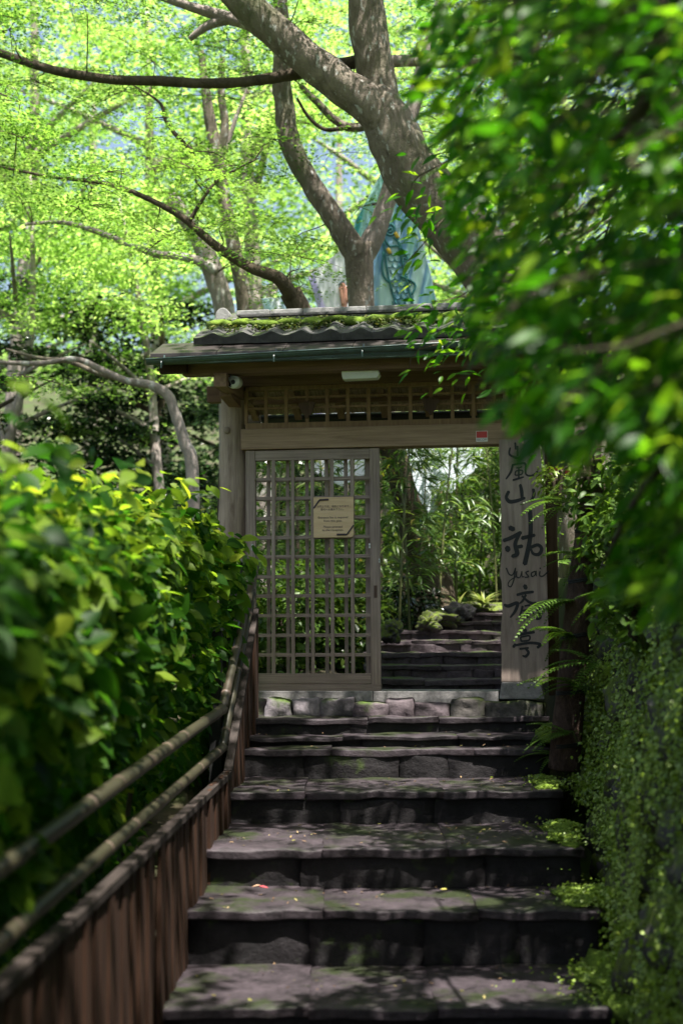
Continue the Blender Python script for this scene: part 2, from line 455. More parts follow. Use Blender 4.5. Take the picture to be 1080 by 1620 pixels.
# ================================================================== stones
def slab_mesh(name, w, d, hgt, seed, mat, rough=.012, cuts=4, rnd=.35):
    """a roughly dressed stone: box with worn edges, origin at its top front left"""
    bm = bmesh.new()
    bmesh.ops.create_cube(bm, size=1)
    bmesh.ops.subdivide_edges(bm, edges=bm.edges[:], cuts=cuts, use_grid_fill=True)
    dim = Vector((w, d, hgt))
    mn = min(w, d, hgt)
    for v in bm.verts:
        c = v.co.copy()
        e = [max(0, abs(c[i]) - .5 + rnd * mn / dim[i] * .5) / (rnd * mn / dim[i] * .5) for i in range(3)]
        k = sorted(e)
        p = Vector((c.x * w, c.y * d, c.z * hgt))
        if k[1] > 0: p -= Vector([math.copysign(1, c[i]) * (.16 * mn * rnd if e[i] > .99 and sum(1 for q in e if q > .99) > 1 else 0) for i in range(3)])
        s = Vector((seed * 3.7, seed * 1.3, 0))
        p += noise.noise_vector(p * 5 + s) * rough + noise.noise_vector(p * 16 + s) * rough * .45
        v.co = p + Vector((w / 2, d / 2, -hgt / 2))
    bm.normal_update()
    me = bpy.data.meshes.new(name); bm.to_mesh(me); bm.free()
    me.polygons.foreach_set('use_smooth', [True] * len(me.polygons))
    me.materials.append(mat)
    return me
def split(a, b, n, jit=.3):
    st = (b - a) / n
    c = [a] + [a + st * (i + random.uniform(-jit, jit)) for i in range(1, n)] + [b]
    return list(zip(c[:-1], c[1:]))

def build_steps(root, steps, mt, mr, treads=(2, 3), risers=(2, 4), nose=.028, nextd=None, gap=-.004):
    for i, (d, zt, zr, l, r) in enumerate(steps):
        back = steps[i - 1][0] + .10 if i else nextd
        th = min(.05, (zt - zr) * .4)
        n = random.randint(*treads)
        for a, b in split(l, r, n):
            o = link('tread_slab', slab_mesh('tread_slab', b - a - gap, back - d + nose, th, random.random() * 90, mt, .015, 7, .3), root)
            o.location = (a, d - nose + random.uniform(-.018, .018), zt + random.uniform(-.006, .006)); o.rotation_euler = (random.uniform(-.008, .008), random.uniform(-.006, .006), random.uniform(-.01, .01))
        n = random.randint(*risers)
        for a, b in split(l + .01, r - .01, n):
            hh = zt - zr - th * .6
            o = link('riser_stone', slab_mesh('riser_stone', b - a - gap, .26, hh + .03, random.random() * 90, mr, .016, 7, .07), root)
            o.location = (a, d + random.uniform(-.012, .012), zt - th * .7)
st = thing('stone_steps', 'dark stone garden steps climbing to the gate, damp with moss at the edges', 'steps')
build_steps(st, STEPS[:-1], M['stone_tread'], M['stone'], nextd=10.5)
# lower landing slabs that the camera stands before
for a, b in split(-.95, 1.3, 2):
    for c, e in split(4.2, 6.75, 2):
        o = link('landing_slab', slab_mesh('landing_slab', b - a - .01, e - c - .01, .09, random.random() * 50, M['stone_tread'], .012, 5), st)
        o.location = (a, c, LAND)
us = thing('upper_stone_steps', 'purplish stone steps beyond the open gate, patched with sunlight', 'steps')
build_steps(us, [(d, z, (USTEPS[i - 1][1] if i else EYE - .62), l, r) for i, (d, z, l, r) in reversed(list(enumerate(USTEPS)))], M['stone_up'], M['stone_up'], (2, 3), (4, 6), .016, nextd=14.1)

# moss cushions along the right end of the lower steps
def blob_mesh(name, seed, mat, sub=3, amp=.25, flat=1.0):
    bm = bmesh.new(); bmesh.ops.create_icosphere(bm, subdivisions=sub, radius=1)
    for v in bm.verts:
        n = v.co.normalized()
        v.co = n * (1 + amp * noise.noise(n * 1.3 + Vector((seed * 9.1, 0, 0))) + amp * .45 * noise.noise(n * 3.5 + Vector((0, seed * 5, 0)))+ amp * .2 * noise.noise(n * 8 + Vector((0, seed * 5, 3))))
        v.co.z *= flat
    me = bpy.data.meshes.new(name); bm.to_mesh(me); bm.free()
    me.polygons.foreach_set('use_smooth', [True] * len(me.polygons)); me.materials.append(mat)
    return me
mm = MB(); MOSSP = []
for px, py, d, rx, ry, rz in ((890, 1326, 8.15, .09, .22, .030), (912, 1440, 7.55, .10, .24, .025), (950, 1465, 7.5, .10, .2, .05), (950, 1500, 7.2, .11, .16, .05),
                              (860, 1222, 9.3, .09, .2, .03), (870, 1245, 9.0, .10, .15, .03), (940, 1540, 7.0, .10, .3, .03), (975, 1565, 6.8, .12, .3, .05), (985, 1500, 7.0, .16, .3, .12),
                              (880, 1160, 9.8, .14, .2, .08), (890, 1300, 8.5, .1, .2, .05), (1000, 1590, 6.6, .2, .3, .10)):
    b_ = blob_mesh('tmp', random.random() * 40, M['moss'], 3, .6); MOSSP.append((px, py, d, rx, ry, rz))
    c = P(px, py, d); c.z = stair_z(c.y) + .004
    rz *= .8
    mm.add([(c.x + v.co.x * rx, c.y + v.co.y * ry, c.z + v.co.z * rz) for v in b_.vertices], [tuple(p.vertices) for p in b_.polygons])
    bpy.data.meshes.remove(b_)
tag(mm.build('moss_cushions', M['moss'], smooth=True), 'soft green moss cushions along the right edge of the steps', 'moss', kind='stuff')

# ================================================================== gate frame of reference
GA = R(-8.0)
GO = P(390, 1093, 10.55)
_gu = Vector((math.cos(GA), math.sin(GA), 0)); _gv = Vector((-math.sin(GA), math.cos(GA), 0))
def G(px, py, off=0.0):
    """gate-local (x, z) where the photo pixel's ray meets the plane `off` metres behind the gate face"""
    dr = P(px, py, 1.0) - CAM
    t = ((GO - CAM).dot(_gv) + off) / dr.dot(_gv)
    q = CAM + dr * t - GO
    return q.dot(_gu), q.z
def gbox(name, mat, parent, px0, px1, py0, py1, y0, y1, off=None, bevel=.004):
    """box whose front face (at y0) spans those pixels, measured along its middle"""
    o_ = y0 if off is None else off
    my, mx = (py0 + py1) / 2, (px0 + px1) / 2
    x0, x1 = G(px0, my, o_)[0], G(px1, my, o_)[0]
    z1, z0 = G(mx, py0, o_)[1], G(mx, py1, o_)[1]
    return bar(name, mat, parent, x0, x1, y0, y1, z0, z1, bevel)

# threshold and kerb of rough stones
th = thing('granite_threshold', 'long pale granite threshold under the lattice gate', 'threshold', GO, GA)
x0 = G(384, 1098)[0]; x1 = G(789, 1098)[0]; zt = G(590, 1092)[1]; zb = G(590, 1106)[1]
for a, b in ((x0, x0 + .98), (x0 + .984, x1)):
    bar('granite_block', M['granite'], th, a, b, -.10, .22, zb - .03, zt - .002, .006)
kb = thing('stone_curb', 'row of rough pale and dark rounded stones below the threshold', 'curb', GO, GA)
edges = [384, 422, 465, 508, 560, 612, 655, 712, 765, 862]
for i in range(len(edges) - 1):
    a, z1 = G(edges[i], 1106, -.12); b, z0 = G(edges[i + 1], 1132, -.12)
    o = link('curb_stone', slab_mesh('curb_stone', b - a + .006, .3, .15, i * 3.3, M['curbstone'] if i in (1, 3, 2) else M['curbmoss'] if i > 6 else M['stone_up'], .030, 6, .2), kb)
    o.location = (a, -.19 + random.uniform(-.02, .02), z1 + random.uniform(-.014, .010)); o.rotation_euler = (0, random.uniform(-.06, .06), random.uniform(-.05, .05))

# ================================================================== the gate
gate = thing('wooden_gate', 'roofed wooden garden gate with log post, lintel and lattice transom', 'gate', GO, GA)
# lintel
xl = G(384, 696)[0]; zt = G(500, 678)[1]; zb = G(500, 710.5)[1]
xr = G(860, 690)[0]
bar('lintel', M['wood_x'], gate, xl, xr, -.07, .11, zb, zt, .006)
LT = zt
# transom
ft = G(500, 610.5)[1]
bar('transom_rail', M['transom'], gate, xl + .03, xr, -.045, .04, zt + .001, zt + .045, .003)
bar('transom_rail', M['transom'], gate, xl + .03, xr, -.045, .04, ft - .03, ft, .003)
for px in (391, 422, 454, 486.7, 518.4, 551, 583.6, 616.4, 649.4, 682, 715.5, 748.6, 781, 814):
    x = G(px, 640)[0]
    bar('transom_bar', M['transom'], gate, x - .013, x + .013, -.04, -.014, zt + .045, ft - .03, .003)
for py in (628, 644.5):
    z = G(518, py)[1]
    bar('transom_slat', M['transom'], gate, xl + .04, xr, -.034, -.018, z - .009, z + .009, .003)
# carved bird plaques
bird = [(-.075, .02), (-.055, .045), (-.03, .04), (-.012, .06), (0, .05), (.012, .06), (.03, .042), (.05, .058), (.075, .04), (.06, .015), (.055, -.02), (.045, -.05), (.02, -.062), (.012, -.085), (-.012, -.085), (-.02, -.06), (-.04, -.04), (-.05, -.01)]
for px, py, k in ((487, 647, 1), (682, 641, -1)):
    x, z = G(px, py)
    o = MB().prism([(x + a * k * .92, z + b * .92) for a, b in (bird if k > 0 else bird[::-1])], -.062, -.041).build('bird_plaque', M['wood_dark'], gate, bevel=.004, fixn=True)
    o['label'] = 'dark carved wooden bird fixed to the transom lattice'
# upper beam over the transom
zc = G(500, 590)[1]
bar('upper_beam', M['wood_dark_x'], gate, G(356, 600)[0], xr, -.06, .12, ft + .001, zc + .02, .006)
UB = zc + .02
# log post on the left
x0, zk = G(367, 640); zbot = G(367, 1000)[1]
lp = MB().tube([(x0 - .01, .08, zbot - .35), (x0 - .005, .07, G(367, 830)[1]), (x0 + .004, .06, G(367, 770)[1]), (x0 - .004, .05, G(367, 700)[1]), (x0, .05, G(367, 650)[1]), (x0 - .006, .05, UB + .05)],
               [.125, .115, .108, .096, .092, .09], 20, .10, 3).build('log_post', M['log'], gate, smooth=True)
kx, kz = G(361, 682)
kn = MB().tube([(kx, -.03, kz), (kx, -.055, kz), (kx, -.064, kz)], [.03, .027, .012], 14).build('knot', M['wood'], lp, smooth=True)
# right post behind the sign
xp0 = G(797, 800)[0]; xp1 = G(852, 800)[0]
bar('right_post', M['log'], gate, xp0, xp1, .0, .2, G(800, 1080)[1], UB, .02)
bar('side_post', M['wood_dark'], gate, G(864, 900, .15)[0], G(882, 900, .15)[0], .12, .24, G(870, 1100, .15)[1], G(870, 690, .15)[1], .006)
# base stone of the right post
a0, z1 = G(793, 1079, -.12); a1, z0 = G(857, 1106, -.12)
MB().add([(a0 - .02, -.16, z0), (a1 + .02, -.16, z0), (a1 + .02, .28, z0), (a0 - .02, .28, z0), (a0, -.14, z1), (a1 - .01, -.14, z1), (a1 - .01, .26, z1), (a0, .26, z1)],
         [(0, 3, 2, 1), (4, 5, 6, 7), (0, 1, 5, 4), (1, 2, 6, 5), (2, 3, 7, 6), (3, 0, 4, 7)]).build('base_stone', M['granite'], gate, bevel=.012)

# --- roof : ridge runs along x
EO, TO, RO, BO = -.74, -.52, .10, 1.12         # eave, lowest tile, ridge, rear eave (y)
ez = G(450, 553, EO)[1]; tz = G(450, 541, TO)[1]; rz_ = G(500, 514, RO)[1]; bz = G(365, 652, BO)[1]
RXL, RXR = G(238, 556, EO)[0], G(238, 556, EO)[0] + 3.35
TXL = G(307, 545, TO)[0]
def slope_z(y): return ez + (tz - ez) / (TO - EO) * (y - EO) if y < TO else tz + (rz_ - tz) / (RO - TO) * (y - TO)
# copper eave sheet (several panels with folded seams)
npan = 7
for i in range(npan):
    a = RXL + (RXR - RXL) * i / npan; b = RXL + (RXR - RXL) * (i + 1) / npan - .004
    MB().add([(a, EO, ez - .028), (b, EO, ez - .028), (b, TO + .12, slope_z(TO) + .02), (a, TO + .12, slope_z(TO) + .02), (a, EO, ez), (b, EO, ez), (b, TO + .12, slope_z(TO) + .04), (a, TO + .12, slope_z(TO) + .04)],
             [(0, 3, 2, 1), (4, 5, 6, 7), (0, 1, 5, 4), (1, 2, 6, 5), (2, 3, 7, 6), (3, 0, 4, 7)]).build('copper_sheet', M['copper_top'], gate, bevel=.003)
bar('eave_edge', M['copper'], gate, RXL + .02, RXR - .02, EO + .012, EO + .05, ez - .075, ez - .03, .004)
# underlay of the tiled slope and the rear slope
def slope_board(name, mat, x0, x1, y0, z0, y1, z1, t):
    return MB().add([(x0, y0, z0), (x1, y0, z0), (x1, y1, z1), (x0, y1, z1), (x0, y0, z0 - t), (x1, y0, z0 - t), (x1, y1, z1 - t), (x0, y1, z1 - t)],
                    [(0, 1, 2, 3), (4, 7, 6, 5), (0, 4, 5, 1), (1, 5, 6, 2), (2, 6, 7, 3), (3, 7, 4, 0)]).build(name, mat, gate, bevel=.003)
mr, nt_, b_, o_ = newmat('reed_ceiling')
g_ = noise_tex(nt_, 3, 6, .7, coords(nt_, (60, 3, 3)))
nt_.links.new(ramp(nt_, g_, [(.35, (.07, .04, .03)), (.65, (.62, .46, .35))]), b_.inputs['Base Color']); b_.inputs['Roughness'].default_value = .9
bump(nt_, b_, g_, 1, .02)
slope_board('front_ceiling', mr, RXL + .12, RXR - .1, EO + .06, ez - .035, RO, rz_ - .09, .03)
slope_board('rear_ceiling', mr, RXL + .32, RXR - .1, RO + .002, rz_ - .09, BO, bz, .03)
slope_board('rear_roof', M['tile'], RXL + .30, RXR - .08, RO + .002, rz_ - .03, BO + .05, bz + .055, .05)
for i in range(9):
    x = RXL + .36 + i * .36
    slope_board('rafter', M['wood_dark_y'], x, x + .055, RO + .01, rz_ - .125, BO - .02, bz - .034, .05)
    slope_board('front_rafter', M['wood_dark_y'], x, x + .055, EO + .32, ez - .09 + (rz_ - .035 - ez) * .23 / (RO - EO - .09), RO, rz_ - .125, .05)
for yy in (.45, .8):
    z = rz_ - .125 + (bz - .034 - rz_ + .125) * (yy - RO) / (BO - RO)
    bar('batten', M['wood_dark_x'], gate, RXL + .33, RXR - .15, yy, yy + .05, z - .085, z - .05, .003)
slope_board('barge_board', M['wood_dark_y'], RXL + .285, RXL + .315, RO, rz_ - .05, BO + .04, bz - .0, .13)
MB().tube([(RXL + .42, BO + .08, bz - .055), (RXR - .1, BO + .08, bz - .06)], .035, 10).build('rear_gutter', M['black'], gate, smooth=True)
# front eave beam, its end on the left, and cantilever arms
xe = G(288, 590, -.58)[0]; z1 = G(450, 566, -.58)[1]; z0 = G(450, 588.5, -.58)[1]
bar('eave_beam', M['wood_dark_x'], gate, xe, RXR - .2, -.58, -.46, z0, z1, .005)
bar('eave_end_board', M['fence'], gate, G(252, 575, -.66)[0], xe + .05, -.66, -.60, G(270, 590, -.66)[1], G(270, 572, -.66)[1], .004)
for px in (338, 840):
    a = G(px, 600, -.62)[0]
    bar('bracket_arm', M['wood_dark_y'], gate, a, a + .095, -.625, .3, G(350, 612, -.62)[1], z0 - .001, .008)
    a = G(px + 9, 625, -.34)[0]
    zz0, zz1 = G(356, 640, -.34)[1], G(356, 611, -.34)[1]
    MB().add([(a, -.34, zz0 + .06), (a + .09, -.34, zz0 + .06), (a + .09, .2, zz0), (a, .2, zz0), (a, -.34, zz1), (a + .09, -.34, zz1), (a + .09, .2, zz1), (a, .2, zz1)],
             [(0, 3, 2, 1), (4, 5, 6, 7), (0, 1, 5, 4), (1, 2, 6, 5), (2, 3, 7, 6), (3, 0, 4, 7)]).build('bracket_arm', M['wood_dark_y'], gate, bevel=.005)
a = G(329, 625, .1)[0]
bar('side_arm', M['wood_dark_x'], gate, a, a + .2, .06, .16, G(335, 636, .06)[1], G(335, 611, .06)[1], .005)
# gutter
ga = G(233, 573, -.80); gb = G(665, 549, -.80)
k = (gb[1] - ga[1]) / (gb[0] - ga[0]); xend = RXR + .02
gut = MB()
pr = [(math.cos(t) * .034, math.sin(t) * .034) for t in np.linspace(math.pi, 2 * math.pi, 9)] + [(math.cos(t) * .029, math.sin(t) * .029) for t in np.linspace(2 * math.pi, math.pi, 9)]
n = len(pr); vs = []
for x in (ga[0], xend):
    for a, b in pr: vs.append((x, -.80 + a, ga[1] + k * (x - ga[0]) + .012 + b))
gut.add(vs, [tuple(range(n)), tuple(reversed(range(n, 2 * n)))] + [(i, (i + 1) % n, (i + 1) % n + n, i + n) for i in range(n)])
gu = gut.build('gutter', M['copper'], gate, smooth=False, fixn=True)
MB().tube([(ga[0], -.836, ga[1] + .014), (xend, -.836, ga[1] + k * (xend - ga[0]) + .014)], .0055, 8, sub=1).build('rim', M['copper'], gu, smooth=True)
for px in (258, 435, 574, 700):
    x, z = G(px, 560, -.80)
    z = ga[1] + k * (x - ga[0])
    MB().tube([(x, -.76, z + .05), (x, -.80, z - .028), (x, -.842, z - .01), (x, -.845, z - .055)], .006, 6).build('gutter_hook', M['copper'], gu)
# wavy tiles: eave row plus two rows above
def tile_mesh():
    W, L, T = .213, .30, .022
    prof = []
    for i in range(13):
        t = i / 12
        prof.append((t * W, .007 * math.sin(2 * math.pi * t - 2.2) + .019 * math.exp(-((t - .70) / .19) ** 2)))
    m_ = MB(); vs = []
    n = len(prof)
    for y, dz in ((0, 0), (L, 0)):
        vs += [(x, y, z) for x, z in prof] + [(x, y, z - T) for x, z in prof]
    fs = []
    for i in range(n - 1):
        fs += [(i, i + 1, 2 * n + i + 1, 2 * n + i), (n + i, 3 * n + i, 3 * n + i + 1, n + i + 1)]
        fs += [(i, n + i, n + i + 1, i + 1), (2 * n + i, 2 * n + i + 1, 3 * n + i + 1, 3 * n + i)]
    fs += [(0, 2 * n, 3 * n, n), (n - 1, 2 * n - 1, 4 * n - 1, 3 * n - 1)]
    m_.add(vs, fs)
    return m_
tm = tile_mesh().mesh('roof_tile', False, 0, M['tile'], True)
le = MB()
t_ = tile_mesh(); le.add(t_.v, t_.f)
prof = [(v[0], v[2]) for v in t_.v[:13]]
le.prism([(x, z + .001) for x, z in prof] + [(prof[-1][0], -.056), (prof[0][0], -.056)], -.034, 0.002)
te = le.mesh('eave_tile', False, 0, M['tile'], True)
ang = math.atan2(rz_ - tz, RO - TO)
for row in range(3):
    for i in range(13):
        o = link('eave_tile' if row == 0 else 'roof_tile', te if row == 0 else tm, gate)
        y = TO + row * .20
        o.location = (TXL + i * .2145, y, slope_z(y) + .062 + row * .004)
        o.rotation_euler = (ang + .02 * random.uniform(-1, 1), random.uniform(-.015, .015), random.uniform(-.012, .012))
# stacked ridge
RL = G(372, 512, RO - .06)[0]
bar('ridge_course', M['ridge'], gate, RL - .01, RXR - .35, RO - .13, RO + .11, rz_ - .03, rz_ + .045, .006)
bar('ridge_course', M['tile'], gate, RL + .06, RXR - .35, RO - .15, RO + .13, rz_ + .046, rz_ + .066, .004)
xx = RL + .02; 
while xx < RXR - .45:
    wd = random.uniform(.23, .27)
    o = bar('ridge_tile', M['ridge'], gate, xx, xx + wd - .006, RO - .12, RO + .09, rz_ + .067, rz_ + .108 + random.uniform(-.003, .003), .008)
    xx += wd
MB().prism([(RL - .09 + .055 * math.cos(t), rz_ + .075 + .062 * math.sin(t)) for t in np.linspace(0, 2 * math.pi, 18, endpoint=False)], RO - .10, RO + .02).build('ridge_end_tile', M['ridge'], gate, bevel=.008, fixn=True)
# moss and small plants growing on the roof
n = 9000
xs_ = RNG.uniform(RL - .12, RXR - .3, n); yv = RNG.uniform(TO + .1, RO - .17, n)
keep = (RNG.random(n) < np.clip((yv - TO - .06) / .22, .05, 1)) & (np.array([noise.noise((a * 3.1, b * 5, 4)) for a, b in zip(xs_, yv)]) > -.32)
xs_, yv = xs_[keep], yv[keep]
pz = np.array([slope_z(b) for b in yv]) + .062 + RNG.uniform(0, .04, len(xs_))
M['roofmoss'] = mat_leaf('roof_moss', [(0, (.02, .04, .006)), (.6, (.05, .078, .010)), (1, (.12, .12, .03))], .3, .6, .2, 1.2)
o = link('roof_moss', leaf_mesh('roof_moss', tmpl_round(), np.stack([xs_, yv, pz], 1), leaf_frames(len(xs_), (0, -.4, 1), .6), RNG.uniform(.012, .03, len(xs_)), mat=M['roofmoss']), gate)
o['kind'] = 'stuff'
bl = MB()
for i in range(15):
    b2 = blob_mesh('tmp', i * 2.3, M['moss'], 2, .3)
    x = RL - .05 + i * .17; y = RO - .26 + random.uniform(-.05, .03); s = random.uniform(.10, .14)
    bl.add([(x + v.co.x * s, y + v.co.y * .14, slope_z(y) + .055 + v.co.z * .05) for v in b2.vertices], [tuple(p.vertices) for p in b2.polygons])
    bpy.data.meshes.remove(b2)
o = bl.build('moss_bed', M['moss'], gate, smooth=True); o['kind'] = 'stuff'

# ================================================================== lattice door (sliding) and the fixed panel behind it
def lattice(name, label, x0, x1, z0, z1, y0, stl, str_, top, bot, vx, hz, runner):
    t = thing(name, label, 'gate panel', GO, GA)
    T = .036
    bar('stile', M['lattice'], t, x0, x0 + stl, y0, y0 + T, z0, z1, .003)
    bar('stile', M['lattice'], t, x1 - str_, x1, y0, y0 + T, z0, z1, .003)
    bar('top_rail', M['lattice_x'], t, x0 + stl + .001, x1 - str_ - .001, y0 + .003, y0 + T - .003, z1 - top, z1 - .001, .003)
    bar('bottom_rail', M['lattice_x'], t, x0 + stl + .001, x1 - str_ - .001, y0 + .003, y0 + T - .003, z0 + runner, z0 + bot, .003)
    bar('runner', M['lattice_x'], t, x0 - .004, x1 + .002, y0 - .004, y0 + T + .004, z0 - .004, z0 + runner - .003, .003) if runner else None
    for x in vx: bar('lattice_bar', M['lattice'], t, x - .0135, x + .0135, y0 + .002, y0 + .017, z0 + bot, z1 - top, .002)
    for z in hz: bar('lattice_slat', M['lattice_x'], t, x0 + stl + random.uniform(-.001, .001), x1 - str_, y0 + .0175, y0 + .032, z - .0125, z + .0125, .002)
    return t
DZ0, DZ1 = G(500, 1092)[1], G(500, 712.3)[1]
mid = 900
vx = [(G(a, 730)[0] + G(b, 1060)[0]) / 2 for a, b in ((437, 432), (467, 463), (497.5, 494.5), (528, 526), (559.4, 558))]
hz = [G(500, y)[1] for y in (757.8, 788, 819.4, 850, 880.5, 912, 942.5, 973.6, 1005, 1036)]
door = lattice('lattice_door', 'grey wooden lattice sliding door slid left, with a notice board on it', G(391, mid)[0], G(602.3, mid)[0], DZ0, DZ1, -.055, .072, .072, .076, .125, vx, hz, .05)
y_ = -.0555
for px, py, w_, h_ in ((399.5, 866, .016, .045), (584.5, 863.5, .013, .034), (600, 887, .011, .028)):
    x, z = G(px, py, -.05)
    o = bar('lock_plate', M['steel'], door, x - w_ / 2, x + w_ / 2, y_ - .004, y_ + .002, z - h_ / 2, z + h_ / 2, .001)
    bar('keyhole', M['black'], o, x - .0025, x + .0025, y_ - .0055, y_ - .003, z - .006, z + .006, 0)
x, z = G(594, 936, -.05)
bar('finger_pull', M['wood_dark'], door, x - .012, x + .012, y_ - .001, y_ + .01, z - .045, z + .045, .0)
vx2 = [G(a, 900, .03)[0] for a in (425, 455.5, 486, 517, 547.5)]
lattice('fixed_lattice_panel', 'second lattice panel standing just behind the sliding lattice door', G(391, mid, .0)[0], G(589, mid, .0)[0], DZ0, DZ1 - .001, .02, .06, .055, .07, .12, vx2, [h_ + .0 for h_ in hz], 0)

# ---------- text helpers
def text_mesh(name, body, size, mat, align='CENTER', depth=.0008, xscale=1.0):
    cu = bpy.data.curves.new(name, 'FONT'); cu.body = body; cu.size = size; cu.align_x = align; cu.extrude = depth; cu.resolution_u = 3
    cu.align_y = 'CENTER'
    to = bpy.data.objects.new(name, cu); COL.objects.link(to)
    dg = bpy.context.evaluated_depsgraph_get()
    me = bpy.data.meshes.new_from_object(to.evaluated_get(dg))
    COL.objects.unlink(to); bpy.data.objects.remove(to)
    me.transform(Matrix.Rotation(math.pi / 2, 4, 'X') @ Matrix.Scale(xscale, 4, (1, 0, 0)))
    me.materials.clear(); me.materials.append(mat)
    return me
# notice board hung on the door
nx0, nz1 = G(496, 787, -.065); nx1, nz0 = G(559.5, 850, -.065)
nb = thing('notice_board', 'tan square wooden notice with printed text hung on the lattice door', 'notice', GO, GA)
pl = [(nx0, nz0), (nx1 - .02, nz0), (nx1 - .006, nz0 + .006), (nx1, nz0 + .02), (nx1, nz1), (nx0, nz1)]
MB().prism(pl, -.072, -.060).build('board', M['notice'], nb, bevel=.002, fixn=True)
W_, H_ = nx1 - nx0, nz1 - nz0
def nbp(fx, fy): return nx0 + fx * W_, nz1 - fy * H_
for body, fy, sz, xs_c in (('この門より先、有料となります。', .235, .0185, 1.0), ('受付へお進み下さい。', .31, .0185, 1.0), ('Entrance fee is required', .505, .0225, 1.02), ('from this gate.', .59, .0225, 1.05), ('Please proceed', .735, .0225, 1.05), ('to the reception.', .815, .0225, 1.03)):
    try:
        me = text_mesh('printed_line', body, sz, M['strap'], xscale=xs_c)
        o = link('printed_line', me, nb); x, z = nbp(.485, fy); o.location = (x, -.0728, z)
    except Exception as e: print('text', e)
for pts in (((.0, .27), (.15, .07), (.38, .06)), ((1.0, .70), (.83, .93), (.58, .93))):
    mb = MB()
    q = [nbp(*p) for p in pts]
    mb.tube([(q[0][0], -.0735, q[0][1]), (q[1][0], -.076, q[1][1])], .006, 6, sub=1); mb.tube([(q[1][0], -.076, q[1][1]), (q[2][0], -.075, q[2][1])], .007, 6, sub=1)
    mb.build('corner_strap', M['strap'], nb)

# ---------- vertical sign board with brush lettering
SY = -.135
sg = thing('sign_board', 'tall grey plank sign with black brush characters reading Yusai', 'sign', GO, GA)
def SB(cx, cy):      # crop coordinates used when the characters were measured
    return G(760 + cx / 3.769, 690 + cy / 3.767, SY)
lft = [(108, 20), (112, 300), (121, 420), (124, 700), (112, 830), (124, 870), (128, 1050), (116, 1200), (124, 1300), (122, 1465)]
rgt = [(402, 1465), (403, 1200), (396, 900), (386, 640), (372, 400), (362, 200), (352, 20)]
sgb = MB().prism([SB(*p) for p in lft + rgt][::-1], SY, SY + .05).build('plank', M['sign'], sg, bevel=.004, fixn=True)
xk, zk = SB(100, 1400)
def stroke(mb, pts, ws):
    """brush stroke: ribbon through crop points with half-widths (crop px), round ends"""
    q = [Vector((*SB(*p), 0)) for p in pts]
    sc = (SB(10, 0)[0] - SB(0, 0)[0]) / 10
    dense, wd = [], []
    n = len(q)
    for i in range(n - 1):
        a = q[max(i - 1, 0)]; b = q[i]; c = q[i + 1]; d = q[min(i + 2, n - 1)]
        for j in range(6):
            t = j / 6
            dense.append(0.5 * ((2 * b) + (c - a) * t + (2 * a - 5 * b + 4 * c - d) * t * t + (3 * b - a - 3 * c + d) * t ** 3) if n > 2 else b.lerp(c, t)); wd.append((ws[i] * (1 - t) + ws[i + 1] * t) * sc)
    dense.append(q[-1]); wd.append(ws[-1] * sc)
    L, Rr = [], []
    for i, p in enumerate(dense):
        t = dense[min(i + 1, len(dense) - 1)] - dense[max(i - 1, 0)]
        if t.length < 1e-9: continue
        t.normalize(); nn = Vector((-t.y, t.x, 0))
        L.append(p + nn * wd[i]); Rr.append(p - nn * wd[i])
    t0 = (dense[1] - dense[0]).normalized(); t1 = (dense[-1] - dense[-2]).normalized()
    yf = SY - .0018 - .0004 * (len(mb.v) % 5)
    k = len(L)
    vs = [(p.x, yf, p.y) for p in L] + [(p.x, yf, p.y) for p in Rr]
    fs = [(i, i + 1, k + i + 1, k + i) for i in range(k - 1)]
    c0 = dense[0] - t0 * wd[0] * .7; c1 = dense[-1] + t1 * wd[-1] * .7
    vs += [(c0.x, yf, c0.y), (c1.x, yf, c1.y)]
    fs += [(2 * k, 0, k), (2 * k + 1, 2 * k - 1, k - 1)]
    mb.add(vs, fs)
